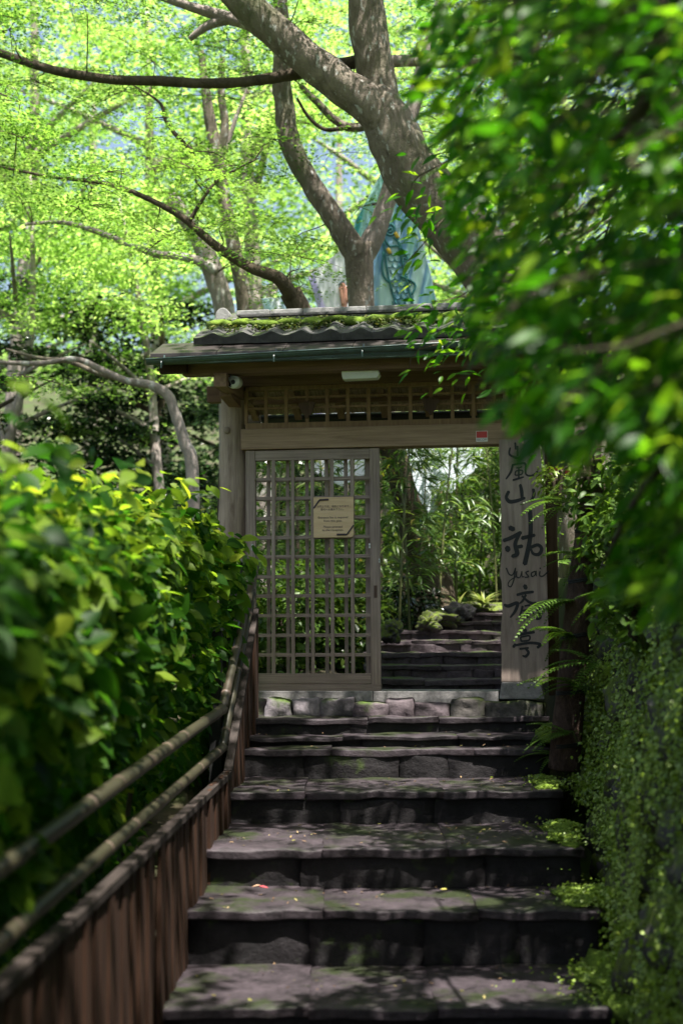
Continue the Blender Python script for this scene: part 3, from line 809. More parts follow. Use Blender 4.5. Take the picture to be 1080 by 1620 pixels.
CH = {
 'arashi': [([(205, 40), (207, 78)], [6, 5]), ([(175, 70), (172, 110), (228, 132), (262, 112)], [5, 6, 8, 6]), ([(262, 66), (262, 112)], [5, 5]), ([(218, 60), (219, 118)], [6, 5]),
            ([(190, 172), (178, 215), (150, 256)], [6, 7, 4]), ([(188, 172), (235, 163), (266, 168), (268, 225), (300, 236), (330, 218), (345, 190)], [6, 6, 7, 5, 6, 6, 3]),
            ([(212, 190), (245, 184)], [4, 4]), ([(208, 208), (206, 232), (244, 226), (246, 204), (210, 208)], [4, 4, 4, 4, 4]), ([(226, 190), (226, 250)], [5, 5]), ([(192, 262), (228, 252), (256, 243)], [6, 6, 4])],
 'yama': [([(166, 330), (152, 365), (172, 390), (215, 385), (262, 368)], [8, 8, 10, 9, 6]), ([(235, 290), (243, 330), (246, 376)], [7, 9, 7]), ([(312, 315), (316, 350), (300, 385)], [7, 8, 6])],
 'yu': [([(172, 545), (196, 556)], [12, 12]), ([(136, 622), (180, 606), (238, 574)], [9, 10, 9]), ([(232, 582), (205, 640), (216, 700), (186, 716)], [7, 10, 12, 8]), ([(158, 662), (162, 682)], [13, 13]), ([(222, 660), (246, 655)], [9, 9]),
        ([(292, 440), (297, 540), (290, 630), (262, 762)], [11, 11, 11, 12]), ([(246, 608), (320, 590)], [10, 8]), ([(300, 662), (340, 648), (362, 672), (345, 704), (312, 700), (298, 672)], [8, 8, 9, 9, 7, 5])],
 'yusai': [([(152, 786), (168, 822), (190, 826), (206, 790)], [4, 4, 4, 4]), ([(206, 786), (198, 850), (180, 896), (162, 888), (172, 862), (212, 836)], [4, 4, 4, 3, 3, 3]), ([(214, 806), (212, 836), (232, 842), (244, 808)], [4, 4, 3, 3]), ([(244, 806), (246, 838), (258, 836)], [4, 3, 3]),
           ([(286, 804), (268, 812), (276, 826), (284, 838), (262, 842)], [4, 4, 4, 4, 3]), ([(322, 806), (302, 816), (304, 836), (322, 828), (328, 804), (330, 834)], [4, 4, 4, 3, 4, 3]), ([(352, 806), (350, 830), (370, 834), (404, 804)], [4, 4, 4, 4]), ([(353, 786), (356, 790)], [5, 4])],
 'sai': [([(262, 890), (268, 908)], [12, 12]), ([(216, 946), (262, 934), (312, 928)], [8, 9, 8]), ([(268, 946), (250, 980), (232, 996)], [7, 7, 5]), ([(246, 952), (290, 990), (352, 1004), (402, 980)], [6, 8, 12, 8]),
         ([(140, 1004), (165, 1012), (218, 994), (206, 1040), (176, 1080)], [7, 11, 10, 9, 5]), ([(248, 1014), (240, 1048), (228, 1076)], [7, 6, 4]), ([(262, 1012), (292, 1006)], [5, 5]), ([(250, 1040), (300, 1030)], [6, 6]), ([(276, 1040), (282, 1070), (268, 1080)], [7, 7, 5]), ([(306, 1050), (318, 1066)], [6, 6]), ([(322, 990), (344, 1040), (350, 1080), (330, 1090)], [7, 10, 12, 6])],
 'tei': [([(258, 1152), (268, 1162)], [10, 10]), ([(214, 1190), (262, 1176), (318, 1168)], [7, 9, 7]), ([(236, 1200), (240, 1222)], [5, 5]), ([(238, 1198), (288, 1190), (286, 1216), (242, 1222)], [5, 5, 5, 5]), ([(206, 1240), (194, 1256)], [8, 9]), ([(208, 1246), (290, 1232), (352, 1240), (338, 1260)], [7, 8, 9, 8]), ([(232, 1268), (284, 1262)], [6, 6]), ([(268, 1266), (284, 1290), (268, 1312), (248, 1308)], [7, 8, 8, 4])],
}
for nm, sts in CH.items():
    mb = MB()
    for p, ws in sts: stroke(mb, p, [w_ * (1.2 if nm in ('yu', 'yama') else 1.0) for w_ in ws])
    mb.build('brush_lettering' if nm == 'yusai' else 'brush_character', M['ink'], sg)

# ---------- security camera, emergency light, sticker
x, z = G(368, 590, -.50)
cc = thing('security_camera', 'small white security camera with dark lens under the eave', 'camera', GO, GA)
MB().tube([(x, -.42, z0 - .001), (x, -.42, z0 - .018)], .036, 16, sub=1).build('mount', M['white'], cc, smooth=False)
MB().tube([(x, -.42, z0 - .018), (x + .004, -.43, z0 - .06)], .016, 10, sub=1).build('neck', M['white'], cc)
cx, cz = G(371, 606, -.5)
MB().tube([(cx, -.40, cz + .018), (cx, -.42, cz + .016), (cx, -.54, cz), (cx, -.545, cz)], [.03, .044, .046, .042], 18, sub=2).build('housing', M['white'], cc, smooth=True)
MB().tube([(cx, -.546, cz), (cx, -.549, cz)], .041, 18, sub=1).build('lens', M['lens'], cc)
MB().tube([(cx, -.5495, cz), (cx, -.556, cz)], [.018, .015], 14, sub=1).build('lens_ring', M['black'], cc)
el = thing('emergency_light', 'white plastic emergency light box fixed under the eave beam', 'light', GO, GA)
ax, az1 = G(540, 584, -.52); bx_, az0 = G(598.5, 599.5, -.52)
MB().prism([(ax, az1), (ax + .004, az1 - .05), (ax + .012, az0), (bx_ - .008, az0 + .004), (bx_ + .01, az1 - .045), (bx_ - .004, az1)], -.54, -.44).build('housing', M['white'], el, bevel=.008, fixn=True)
bar('mounting_plate', M['white'], el, ax + .03, bx_ - .03, -.53, -.44, az1 + .001, z0 - .001 if z0 > az1 + .004 else az1 + .006, .001)
stk = thing('security_sticker', 'small red and white security company sticker on the lintel', 'sticker', GO, GA)
sx0, sz1 = G(752.5, 682, -.071); sx1, sz0 = G(771, 698.5, -.071)
bar('sticker_base', M['paper'], stk, sx0, sx1, -.0725, -.0705, sz0, sz1, 0)
bar('red_field', M['red'], stk, sx0 + .003, sx1 - .003, -.0735, -.0726, sz0 + .028, sz1 - .003, 0)
o = link('lettering', text_mesh('lettering', 'SECOM', .023, M['ink'], xscale=1.0, depth=.0003), stk); o.location = ((sx0 + sx1) / 2, -.0732, sz0 + .014)
# small red plate half hidden in the leaves beside the sign
rp = thing('red_plate', 'small red plate half hidden among leaves beside the plank sign', 'sign', GO, GA)
a, z1_ = G(868, 741, .0); b, z0_ = G(905, 750, .0)
bar('plate', M['red'], rp, a, b, .0, .012, z0_, z1_, .002)

# ================================================================== fence and bamboo railing on the left
def mat_railbamboo():
    m, nt, b, o = newmat('railing_bamboo')
    n = noise_tex(nt, 3, 5, .6, coords(nt)); n2 = noise_tex(nt, 18, 5, .6, coords(nt))
    c = ramp(nt, n, [(.3, (.014, .0135, .006)), (.55, (.030, .026, .013)), (.75, (.045, .028, .022))])
    c = mixc(nt, math_n(nt, 'MULTIPLY', n2, .3), c, (.05, .05, .03))
    nt.links.new(c, b.inputs['Base Color']); b.inputs['Roughness'].default_value = .42
    return m
M['railbamboo'] = mat_railbamboo()
M['node'] = mat_plain('bamboo_node', (.10, .07, .055), .5, var=.6, scale=4)
BD = 8.85                                     # depth of the bend
rl = thing('bamboo_railing', 'double bamboo handrail bending up beside the steps, green brown with pale nodes', 'railing')
upB, upE = P(352, 1122, BD), P(405, 893, 10.36)
loB, loE = P(352, 1183, BD), P(400, 935, 10.30)
def level_back(p, px, py, d): return P(px, py, d)
_a = P(0, 1373, 4.2); _b = P(0, 1490, 4.2)
nearU = upB.lerp(_a, (upB.y - 2.4) / (upB.y - _a.y)); nearL = loB.lerp(_b, (loB.y - 2.4) / (loB.y - _b.y))
# keep both lower rails level
pass
# x so that the rails pass the photo's left edge at the right height
def along(p, q, y): t = (y - p.y) / (q.y - p.y); return p.lerp(q, t)
for nm, B_, N_, E_, r in (('upper_rail', upB, nearU, upE, .032), ('lower_rail', loB, nearL, loE, .030)):
    for seg_, (a, b) in (('a', (N_, B_)), ('b', (B_, E_))):
        L = (b - a).length
        pts, rad = [], []
        dirv = (b - a).normalized()
        ext = .03 if seg_ == 'a' else 0
        s = -.0
        nn = max(2, int(L / .17)); 
        for i in range(nn + 1):
            t = i / nn
            p = a.lerp(b, t) + Vector((random.uniform(-1, 1), 0, random.uniform(-1, 1))) * .001
            pts.append(p); rad.append(r * (.96 + .04 * random.random()) * (1.0 if seg_ == 'a' else .92))
        pts[0] = a; pts[-1] = b + dirv * ext
        o = MB().tube(pts, rad, 14, 0, sub=3).build(nm, M['railbamboo'], rl, smooth=True)
        s = .16
        while s < L - .1:
            c = a.lerp(b, s / L)
            MB().tube([c - dirv * .012, c - dirv * .004, c + dirv * .004, c + dirv * .012], [r * .9, r * 1.035, r * 1.035, r * .9], 14, sub=1, cap=False).build('node_ring', M['node'], o, smooth=True)
            s += random.uniform(.4, .75)
# board fence below the rails
fn = thing('board_fence', 'red brown vertical board fence under the bamboo railing beside the steps', 'fence')
yy = 2.4
def fence_x(y): 
    if y < BD: return along(nearL, loB, y).x + .045
    return along(loB, loE, y).x + .045 - .02 * (y - BD) / 1.5
def fence_top(y):
    if y < BD: return along(nearL, loB, y).z - .095
    return along(loB, loE, y).z - .12
while yy < 10.25:
    wd = random.uniform(.085, .10)
    x = fence_x(yy); x2 = fence_x(yy + wd)
    top = fence_top(yy + wd / 2) + random.uniform(-.006, .006)
    bot = min(stair_z(yy), stair_z(yy + wd)) - .22
    th_ = .022
    dx = random.uniform(-.012, .012)
    ax_ = math.atan2(x2 - x, wd)
    me = MB().box(-th_ / 2, th_ / 2, 0, wd - .013, bot - top, 0).mesh('fence_board', False, .003, M['fence'])
    o = link('fence_board', me, fn); o.location = (x + dx, yy, top - .03); o.rotation_euler = (random.uniform(-.006, .006), 0, -ax_)
    yy += wd
M['capwood'] = mat_wood('black_brown_cap', (.012, .009, .007), (.04, .03, .026), 'y')
# cap rail in two lengths, and square posts with flat metal caps
capm = MB()
for (ya, yb) in ((2.4, BD), (BD + .01, 10.25)):
    a = Vector((fence_x(ya), ya, fence_top(ya) + .025)); b = Vector((fence_x(yb), yb, fence_top(yb) + .025))
    d_ = (b - a).normalized(); sx = Vector((.026, 0, 0)); sz = Vector((0, 0, .02))
    vs = [p + u + v for p in (a, b) for u, v in ((-sx, -sz), (sx, -sz), (sx, sz), (-sx, sz))]
    MB().add(vs, [(0, 1, 2, 3), (7, 6, 5, 4), (0, 4, 5, 1), (1, 5, 6, 2), (2, 6, 7, 3), (3, 7, 4, 0)]).build('cap_rail', M['capwood'], fn, bevel=.004)
M['capmetal'] = mat_plain('grey_post_cap', (.20, .18, .19), .5)
for y, top, dx in ((9.3, P(0, 1000, 9.3).z, -.14), (9.65, P(0, 945, 9.65).z, -.13), (10.1, P(0, 892, 10.1).z, -.11)):
    x = fence_x(y) + dx
    po = MB().box(x - .04, x + .04, y - .04, y + .04, ground_z(x, y) - .1, top).build('fence_post', M['black'], fn, bevel=.004)
    MB().box(x - .075, x + .055, y - .06, y + .06, top + .001, top + .022).build('post_cap', M['capmetal'], po, bevel=.003)

# ================================================================== clipped hedge behind the railing
hedge = thing('leafy_hedge', 'broad leaved green hedge spilling over the railing, sunlit on top', 'hedge', (-2.0, 6.5, EYE - 1.3))
def hedge_top(y): return EYE + .42 + .31 * sstep(4, 9.3, y)
def to_hedge(p): return p - np.array((-2.0, 6.5, EYE - 1.3))
n = 25000
Y = RNG.uniform(3.0, 9.75, n); u = RNG.random(n)
Zt = np.array([hedge_top(y) for y in Y])
bumpy = np.array([noise.noise((y * 1.3, 0, 5)) for y in Y])
Xf = np.where(Y < 8.4, -.95, -.95 + (Y - 8.4) * .20) + .10 * bumpy
bump2 = lambda a, b, s_: np.array([noise.noise((p_ * 2.3, q_ * 2.3, s_)) + .6 * noise.noise((p_ * 5, q_ * 5, s_ + 9)) for p_, q_ in zip(a, b)])
face = RNG.random(n)
X = np.empty(n); Z = np.empty(n)
onf = face < .45; ont = (face >= .45) & (face < .85); ins = face >= .85
Z[onf] = EYE - 1.25 + (Zt[onf] - EYE + 1.25) * RNG.random(onf.sum()) ** .85
roundoff = np.clip((Z - (Zt - .35)) / .35, 0, 1) ** 2 * .30
under = np.clip((EYE - .25 - Z) / .8, 0, 1) * .25
X[onf] = Xf[onf] - roundoff[onf] - under[onf] - RNG.exponential(.06, onf.sum()) + .15 * bump2(Y[onf], Z[onf], 1)
X[ont] = -.95 - RNG.random(ont.sum()) ** 1.3 * 2.6
Z[ont] = Zt[ont] - np.clip((X[ont] + 1.25) / .3, 0, 1) ** 2 * .28 - RNG.exponential(.06, ont.sum()) + .09 * bump2(X[ont], Y[ont], 4)
X[ins] = -1.05 - RNG.random(ins.sum()) * 2.2; Z[ins] = EYE - 1.25 + (Zt[ins] - EYE + 1.15) * RNG.random(ins.sum())
pos = np.stack([X, Y, Z], 1)
# stray sprigs standing above the top
ns = 420
sp = np.stack([RNG.uniform(-2.8, -.75, ns), RNG.uniform(3.2, 9.8, ns), np.zeros(ns)], 1)
sp[:, 2] = np.array([hedge_top(y) for y in sp[:, 1]]) + RNG.uniform(0, .16, ns)
pos = np.concatenate([pos, sp])
N_ = np.tile(np.array([(.25, -.25, .9)]), (len(pos), 1)); N_[:n][onf] = (.55, -.35, .65)
HEAD = np.tile(np.array([(.5, -.45, -.3)]), (len(pos), 1)) + RNG.normal(0, .55, (len(pos), 3))
rot = leaf_frames(len(pos), N_, .5, HEAD)
size = np.clip(RNG.normal(.092, .028, len(pos)), .04, .16)
rnd = np.clip(RNG.normal(.34, .2, len(pos)) + .45 * np.clip((pos[:, 2] - EYE - .1) / .6, 0, 1), 0, .99)  # higher leaves yellower: the sunlit top is put into the leaf colour
px_, py_, dd = proj(pos)
vis = (px_ > -10) & (px_ < 430) & (py_ > 690) & (py_ < 1330) & ((N_[:, 0] > .5) | (pos[:, 2] > EYE + .25)) & (pos[:, 0] > -1.3)
score = np.where(vis, size / dd + RNG.random(len(pos)) * .006, 0)
order = np.argsort(-score)[:300]
lt = [tmpl_oval(.29, .07, d_, 4, t_) for d_, t_ in ((.16, .9), (.28, .85), (.06, .95))]
lm = []
for i, t in enumerate(lt):
    lm.append(leaf_mesh('hedge_leaf', t, np.zeros((1, 3)), np.eye(3)[None], [1.0], [0.0], True, M['hedge']))
def leaf_objs(idx, pos, rot, size, meshes, parent, base=np.zeros(3), name='leaf'):
    for i in idx:
        o = link(name, meshes[i % len(meshes)], parent)
        mt = Matrix([list(rot[i][r] * size[i]) + [pos[i][r] - base[r]] for r in range(3)] + [[0, 0, 0, 1]])
        o.matrix_local = mt
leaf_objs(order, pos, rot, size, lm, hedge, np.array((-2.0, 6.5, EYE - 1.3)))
rest = np.ones(len(pos), bool); rest[order] = False
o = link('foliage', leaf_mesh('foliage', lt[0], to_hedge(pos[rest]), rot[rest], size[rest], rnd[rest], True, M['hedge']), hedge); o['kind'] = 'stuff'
stm = MB()
for i in range(46):
    y = random.uniform(3.1, 9.5); x = random.uniform(-2.4, -1.15)
    g = ground_z(x, y); tp = hedge_top(y) - .15
    a = Vector((x, y, g - .05)) - hedge.location; c = Vector((x + random.uniform(-.25, .3), y + random.uniform(-.3, .3), tp)) - hedge.location
    stm.tube([a, a.lerp(c, .5) + Vector((random.uniform(-.08, .08), random.uniform(-.08, .08), 0)), c], [.018, .012, .004], 6)
o = stm.build('stems', M['bark_dark'], hedge, smooth=True); o['kind'] = 'stuff'

# ================================================================== mossy stone wall on the right
wall = thing('mossy_stone_wall', 'mossy retaining wall of dark boulders hung with tiny creepers beside the steps', 'wall')
def wall_x(y, z):                              # battered face
    zz = (z - stair_z(y))
    base = 1.30 + .105 * (y - 6.6) + .05 * math.sin(y * 1.7)
    return base + .17 * zz + .06 * noise.noise((0, y * 1.6, z * 1.6))
bk = MB(); ysw = np.linspace(.8, 10.25, 76); nz = 24
for y in ysw:
    z0w = stair_z(y) - .2
    for j in range(nz):
        z = z0w + (EYE + 1.15 - z0w) * j / (nz - 1)
        bk.v.append((wall_x(y, z) + .13 + .05 * noise.noise((y * 3, z * 3, 2)), y, z))
    bk.v.append((3.2, y, EYE + 1.1))
nzz = nz + 1
bk.f = [(i * nzz + j, i * nzz + j + 1, (i + 1) * nzz + j + 1, (i + 1) * nzz + j) for i in range(len(ysw) - 1) for j in range(nz)]
o = bk.build('moss_bed', M['moss'], wall, smooth=True); o['kind'] = 'stuff'
rocks = [blob_mesh('wall_stone', i * 1.7 + .3, M['rock'], 3, .38) for i in range(7)]
z = 0; random.seed(21)
row = 0
zoff = .12
while zoff < 3.0:
    y = 2.2 + (row % 2) * .2
    hrow = random.uniform(.26, .42)
    while y < 10.15:
        wd = random.uniform(.36, .7)
        zc_ = stair_z(y + wd / 2) * .55 + (LAND + .9) * .45 - .45 + zoff + random.uniform(-.06, .06)
        if stair_z(y + wd / 2) - .25 < zc_ < EYE + 1.05:
            o = link('wall_stone', rocks[random.randrange(7)], wall)
            o.location = (wall_x(y + wd / 2, zc_) + .14, y + wd / 2, zc_)
            o.scale = (random.uniform(.15, .21), wd * .52, hrow * .52)
            o.rotation_euler = (random.uniform(-.25, .25), random.uniform(-.15, .15), random.uniform(-.2, .2))
        y += wd
    zoff += hrow * .93; row += 1
# hanging creeper of tiny leaves, in drifts
n = 110000
Y = RNG.uniform(2.4, 10.2, n); Z = np.array([stair_z(y) for y in Y]) - .1 + RNG.random(n) ** 1.1 * 2.6
dens = np.array([noise.noise((y * 2.6, z * .95, 3)) + .5 * noise.noise((y * 7, z * 2.5, 8)) for y, z in zip(Y, Z)])
low = np.clip(1 - (Z - np.array([stair_z(y) for y in Y])) / 1.5, 0, 1)
keep = (dens + .5 * low > .03 + RNG.normal(0, .12, n)) & (Z < EYE + 1.15)
Y, Z = Y[keep], Z[keep]
Xw = np.array([wall_x(y, z) for y, z in zip(Y, Z)]) + .015 - RNG.exponential(.022, len(Y)) + .05 * np.array([noise.noise((y * 4, z * 4, 0)) for y, z in zip(Y, Z)])
pos = np.stack([Xw, Y, Z], 1)
ln = np.clip(np.array([noise.noise((y * 1.7, z * 1.7, 9)) for y, z in zip(Y, Z)]) * 1.0 + .5 + RNG.normal(0, .2, len(Y)), 0, .99)
o = link('creeper', leaf_mesh('creeper', tmpl_round(), pos, leaf_frames(len(Y), (-.8, -.25, .5), .45), RNG.uniform(.010, .027, len(Y)), ln, True, M['creep'])); tag(o, 'tiny round leaved creeper hanging in curtains over the boulder wall', 'creeper', kind='stuff')

# low ground cover in the joint between steps and wall
n = 5000
Y = RNG.uniform(6.2, 10.0, n); X = np.array([wall_x(y, stair_z(y)) for y in Y]) - RNG.exponential(.09, n) + .05
Zg = np.array([stair_z(y) for y in Y]) + RNG.exponential(.02, n)
keep = np.array([noise.noise((x * 4, y * 2.2, 7)) for x, y in zip(X, Y)]) > -.1
lo = []
for px, py, d, rx, ry, rz in MOSSP:
    c = P(px, py, d); q = RNG.normal(0, .55, (260, 2))
    lo.append(np.stack([c.x + q[:, 0] * rx, c.y + q[:, 1] * ry, np.full(260, stair_z(c.y) + .012) + .6 * rz * np.exp(-(q ** 2).sum(1)) + RNG.uniform(0, .01, 260)], 1))
pos = np.concatenate([np.stack([X, Y, Zg], 1)[keep]] + lo)   # MOSSP[...] cushions too
o = link('ground_cover', leaf_mesh('ground_cover', tmpl_round(), pos, leaf_frames(len(pos), (-.3, -.2, 1), .5), RNG.uniform(.008, .02, len(pos)), None, True, M['creep'])); tag(o, 'tiny leaved ground cover creeping from the wall over the step ends', 'ground cover', kind='stuff')

# ================================================================== ferns
def frond_mesh(L, n, droop, wid, seed):
    vs, fs, rn = [], [], []
    rs = random.Random(seed)
    for i in range(n):
        t = (i + .6) / n
        c = Vector((0, t * L, .35 * L * t - droop * L * t * t))
        l = wid * math.sin(math.pi * min(1, (.12 + .88 * t) ** .8)) * rs.uniform(.9, 1.05)
        for s in (-1, 1):
            b = len(vs); w_ = L / n * .42
            e = Vector((s * l, l * .38, -.18 * l))
            vs += [c + Vector((0, -w_ * .5, 0)), c + e * .5 + Vector((0, -w_, .01)), c + e, c + e * .5 + Vector((0, w_, .01)), c + Vector((0, w_ * .6, 0))]
            fs += [(b, b + 1, b + 3, b + 4), (b + 1, b + 2, b + 3)]
    m_ = MB().add(vs, fs)
    m_.tube([(0, 0, 0), (0, L * .5, .35 * L * .5 - droop * L * .25), (0, L, .35 * L - droop * L)], [.004, .003, .001], 4)
    return m_.mesh('frond', False, 0, M['fern'])
FR = [frond_mesh(.42, 17, .45, .085, 1), frond_mesh(.36, 15, .7, .08, 2), frond_mesh(.5, 20, .55, .095, 3)]
fern_spots = [(905, 1010, 9.35, 7, 'beside the lower half of the plank sign'), (915, 1085, 9.3, 6, 'leaning past the foot of the plank sign'), (900, 1160, 9.25, 6, 'at the foot of the wrapped pole'), (925, 885, 9.45, 7, 'beside the middle of the plank sign'),
              (910, 800, 9.5, 6, 'in the leaves above the wrapped pole'), (945, 1050, 9.0, 5, 'on the wall right of the wrapped pole'), (905, 950, 9.4, 6, 'against the word on the plank sign'), (880, 1195, 9.5, 4, 'small, growing between the top steps'), (985, 940, 8.6, 5, 'high on the boulder wall under the overhanging branches')]
for px, py, d_, nf, wh in fern_spots:
    c = P(px, py, d_)
    t = thing('fern', 'green feathery fern ' + wh, 'fern', c, random.uniform(-.3, .3), 'ferns on the wall')
    for i in range(nf):
        o = link('frond', FR[i % 3], t)
        a = R(random.uniform(35, 150)) if i % 4 else R(random.uniform(-20, 200))
        o.rotation_euler = (random.uniform(-.5, .35), 0, a); s = random.uniform(.65, 1.0) * (.6 if nf == 4 else 1); o.scale = (s, s, s)

# ================================================================== wrapped pole leaning beside the sign
pole = thing('wrapped_pole', 'leaning brown fibre wrapped pole tied with black cords beside the sign', 'pole', P(893, 1215, 9.45))
def pp(px, py): return P(px, py, 9.45) - pole.location
pts = [(892, 1216), (897, 1150), (903, 1090), (908, 1030), (914, 960), (921, 890), (928, 820), (936, 740), (942, 660)]
wr = [25.5, 24, 23.2, 22.2, 20.5, 18.5, 15.5, 12.5, 11.5]
MB().tube([pp(*p) for p in pts], [w_ * 9.45 / FPX for w_ in wr], 22, .07, 5, sub=6).build('wrapping', M['wrap'], pole, smooth=True)
for px, py, w_ in ((897, 1178, 25.2), (903, 1094, 24), (910, 1005, 22.4), (918.5, 918, 20.2), (926, 838, 17.2)):
    c = pp(px, py); r = (w_ - .6) * 9.45 / FPX
    ring = MB()
    for dz in (-.006, .008):
        ring.tube([c + Vector((math.cos(a) * r, math.sin(a) * r, dz + .012 * math.cos(a))) for a in np.linspace(0, 2 * math.pi, 19)], .0075, 6, sub=1)
    ring.build('cord', M['black'], pole, smooth=True)

# ================================================================== painted canvases standing behind the gate
def mat_canvas(name, stops, scale=(7, 7, .5), rot=0.0, seed=0):
    m, nt, b, o = newmat(name)
    tc = nt.nodes.new('ShaderNodeTexCoord'); mp = nt.nodes.new('ShaderNodeMapping')
    mp.inputs['Rotation'].default_value = (0, rot, 0); mp2 = nt.nodes.new('ShaderNodeMapping'); mp2.inputs['Scale'].default_value = scale; mp2.inputs['Location'].default_value = (seed, seed, 0)
    nt.links.new(tc.outputs['Object'], mp.inputs['Vector']); nt.links.new(mp.outputs[0], mp2.inputs['Vector'])
    f = noise_tex(nt, 1.0, 5, .55, mp2.outputs[0], .4)
    c = ramp(nt, f, stops)
    nt.links.new(c, b.inputs['Base Color']); b.inputs['Roughness'].default_value = .7
    return m
M['cv_teal'] = mat_canvas('teal_painting', [(.30, (.01, .17, .20)), (.42, (.04, .30, .32)), (.5, (.32, .56, .54)), (.58, (.10, .24, .44)), (.68, (.45, .64, .62)), (.8, (.08, .36, .33))], (2.6, 2, .22), R(-10), 3)
M['cv_lilac'] = mat_canvas('lilac_painting', [(.30, (.30, .22, .55)), (.42, (.74, .72, .82)), (.56, (.82, .84, .87)), (.64, (.42, .36, .68)), (.78, (.62, .76, .78))], (3, 2, .3), R(22), 8)
M['cv_blue'] = mat_canvas('blue_painting', [(.30, (.10, .24, .55)), (.42, (.28, .55, .66)), (.54, (.78, .80, .84)), (.66, (.30, .48, .70)), (.78, (.70, .62, .78))], (3.5, 2, .3), R(20), 5)
M['cv_pale'] = mat_canvas('pale_painting', [(.3, (.52, .62, .70)), (.5, (.66, .73, .78)), (.7, (.58, .62, .74)), (.85, (.55, .70, .72))], (2, 2, .3), R(8), 1)
M['cv_ink'] = mat_plain('dark_teal_paint', (.03, .16, .17), .7, var=.4)
M['cv_skin'] = mat_plain('orange_pink_paint', (.62, .30, .22), .7, var=.35)
def canvas(label, poly, d, mat, extra=None):
    c0 = P(*poly[0], d)
    t = thing('painted_canvas', label, 'artwork', (c0.x, c0.y, c0.z))
    pl = [(lambda q: (q.x - c0.x, q.z - c0.z))(P(px, py, d)) for px, py in poly]
    b_ = MB().prism(pl, 0, .05).build('canvas', mat, t, fixn=True)
    gz_ = ground_z(c0.x, c0.y) - c0.z
    xm = sum(q[0] for q in pl) / len(pl)
    for xq in (xm - .12, xm + .12): MB().tube([(xq, .09, gz_), (xq, .09, max(q[1] for q in pl) * .3 - .1)], .02, 8, sub=1).build('support_pole', M['bark_dark'], t)
    fr = MB()
    n = len(pl)
    for i in range(n):
        a = Vector((pl[i][0], .028, pl[i][1])); b = Vector((pl[(i + 1) % n][0], .028, pl[(i + 1) % n][1])); fr.tube([a, b], .010, 6, sub=1)
    fr.build('edge_frame', M['steel'], t)
    if extra:
        for nm, mt, lines, wdt in extra:
            mb = MB()
            for ln_ in lines:
                q = [(lambda q: Vector((q.x - c0.x, -.006, q.z - c0.z)))(P(px, py, d)) for px, py in ln_]
                mb.tube(q, wdt if not isinstance(wdt, str) else .01, 5, sub=3)
            mb.build(nm, mt, t, smooth=True)
    return t
scales = []
for r_ in range(9):
    for c_ in range(3):
        x = 612 + c_ * 10 + r_ * 1.6 + (r_ % 2) * 5; y = 400 + r_ * 10
        scales.append([(x - 5, y), (x - 3, y + 6), (x + 3, y + 6), (x + 5, y)])
fig = [[(610, 362), (618, 356), (624, 364), (620, 374), (611, 372), (610, 362)], [(613, 366), (618, 363), (619, 369), (614, 369)], [(608, 380), (616, 392), (630, 392), (640, 404), (644, 412), (638, 412)], [(606, 378), (610, 420), (618, 460), (628, 492)], [(628, 380), (636, 420), (648, 470), (654, 492)], [(622, 378), (630, 386), (636, 398)], [(632, 440), (650, 448), (656, 456), (650, 470)], [(606, 400), (604, 430), (610, 446), (622, 452)]]
canvas('tall teal painted canvas with a dark scaly figure behind the forked maple trunk', [(606, 268), (626, 296), (658, 352), (680, 440), (694, 512), (560, 512), (548, 440), (562, 352)], 15.2, M['cv_teal'],
       [('painted_figure', M['cv_ink'], fig, .012), ('painted_scales', M['cv_ink'], scales, .005), ('painted_beak', mat_plain('yellow_paint', (.6, .4, .05), .7), [[(624, 370), (629, 379)], [(612, 396), (617, 404)]], .022)])
canvas('white and lilac painted canvas leaning left of the forked maple trunk', [(488, 437), (548, 388), (572, 400), (572, 512), (512, 512)], 15.0, M['cv_lilac'],
       [('painted_hand', M['cv_skin'], [[(541, 449), (545, 462), (545, 480), (544, 491)], [(539, 455), (541, 470), (543, 484)], [(546, 455), (548, 466), (547, 478)]], .026), ('painted_sleeve', M['cv_ink'], [[(536, 452), (541, 446), (546, 449)]], .008)])
canvas('small blue and white painted canvas peeping over the left end of the roof ridge', [(414, 472), (452, 470), (482, 496), (482, 516), (426, 516)], 15.1, M['cv_blue'])
canvas('pale blue canvas hanging behind the bamboo beyond the open gate', [(636, 690), (758, 690), (764, 728), (752, 742), (700, 792), (676, 821), (650, 806), (632, 760)], 16.2, M['cv_pale'],
       [('painted_patch', M['cv_skin'], [[(690, 800), (697, 790), (700, 780)]], .03)])
canvas('white and lilac canvas seen through the top of the lattice door', [(496, 640), (575, 640), (575, 752), (540, 770), (498, 748)], 16.0, M['cv_lilac'])

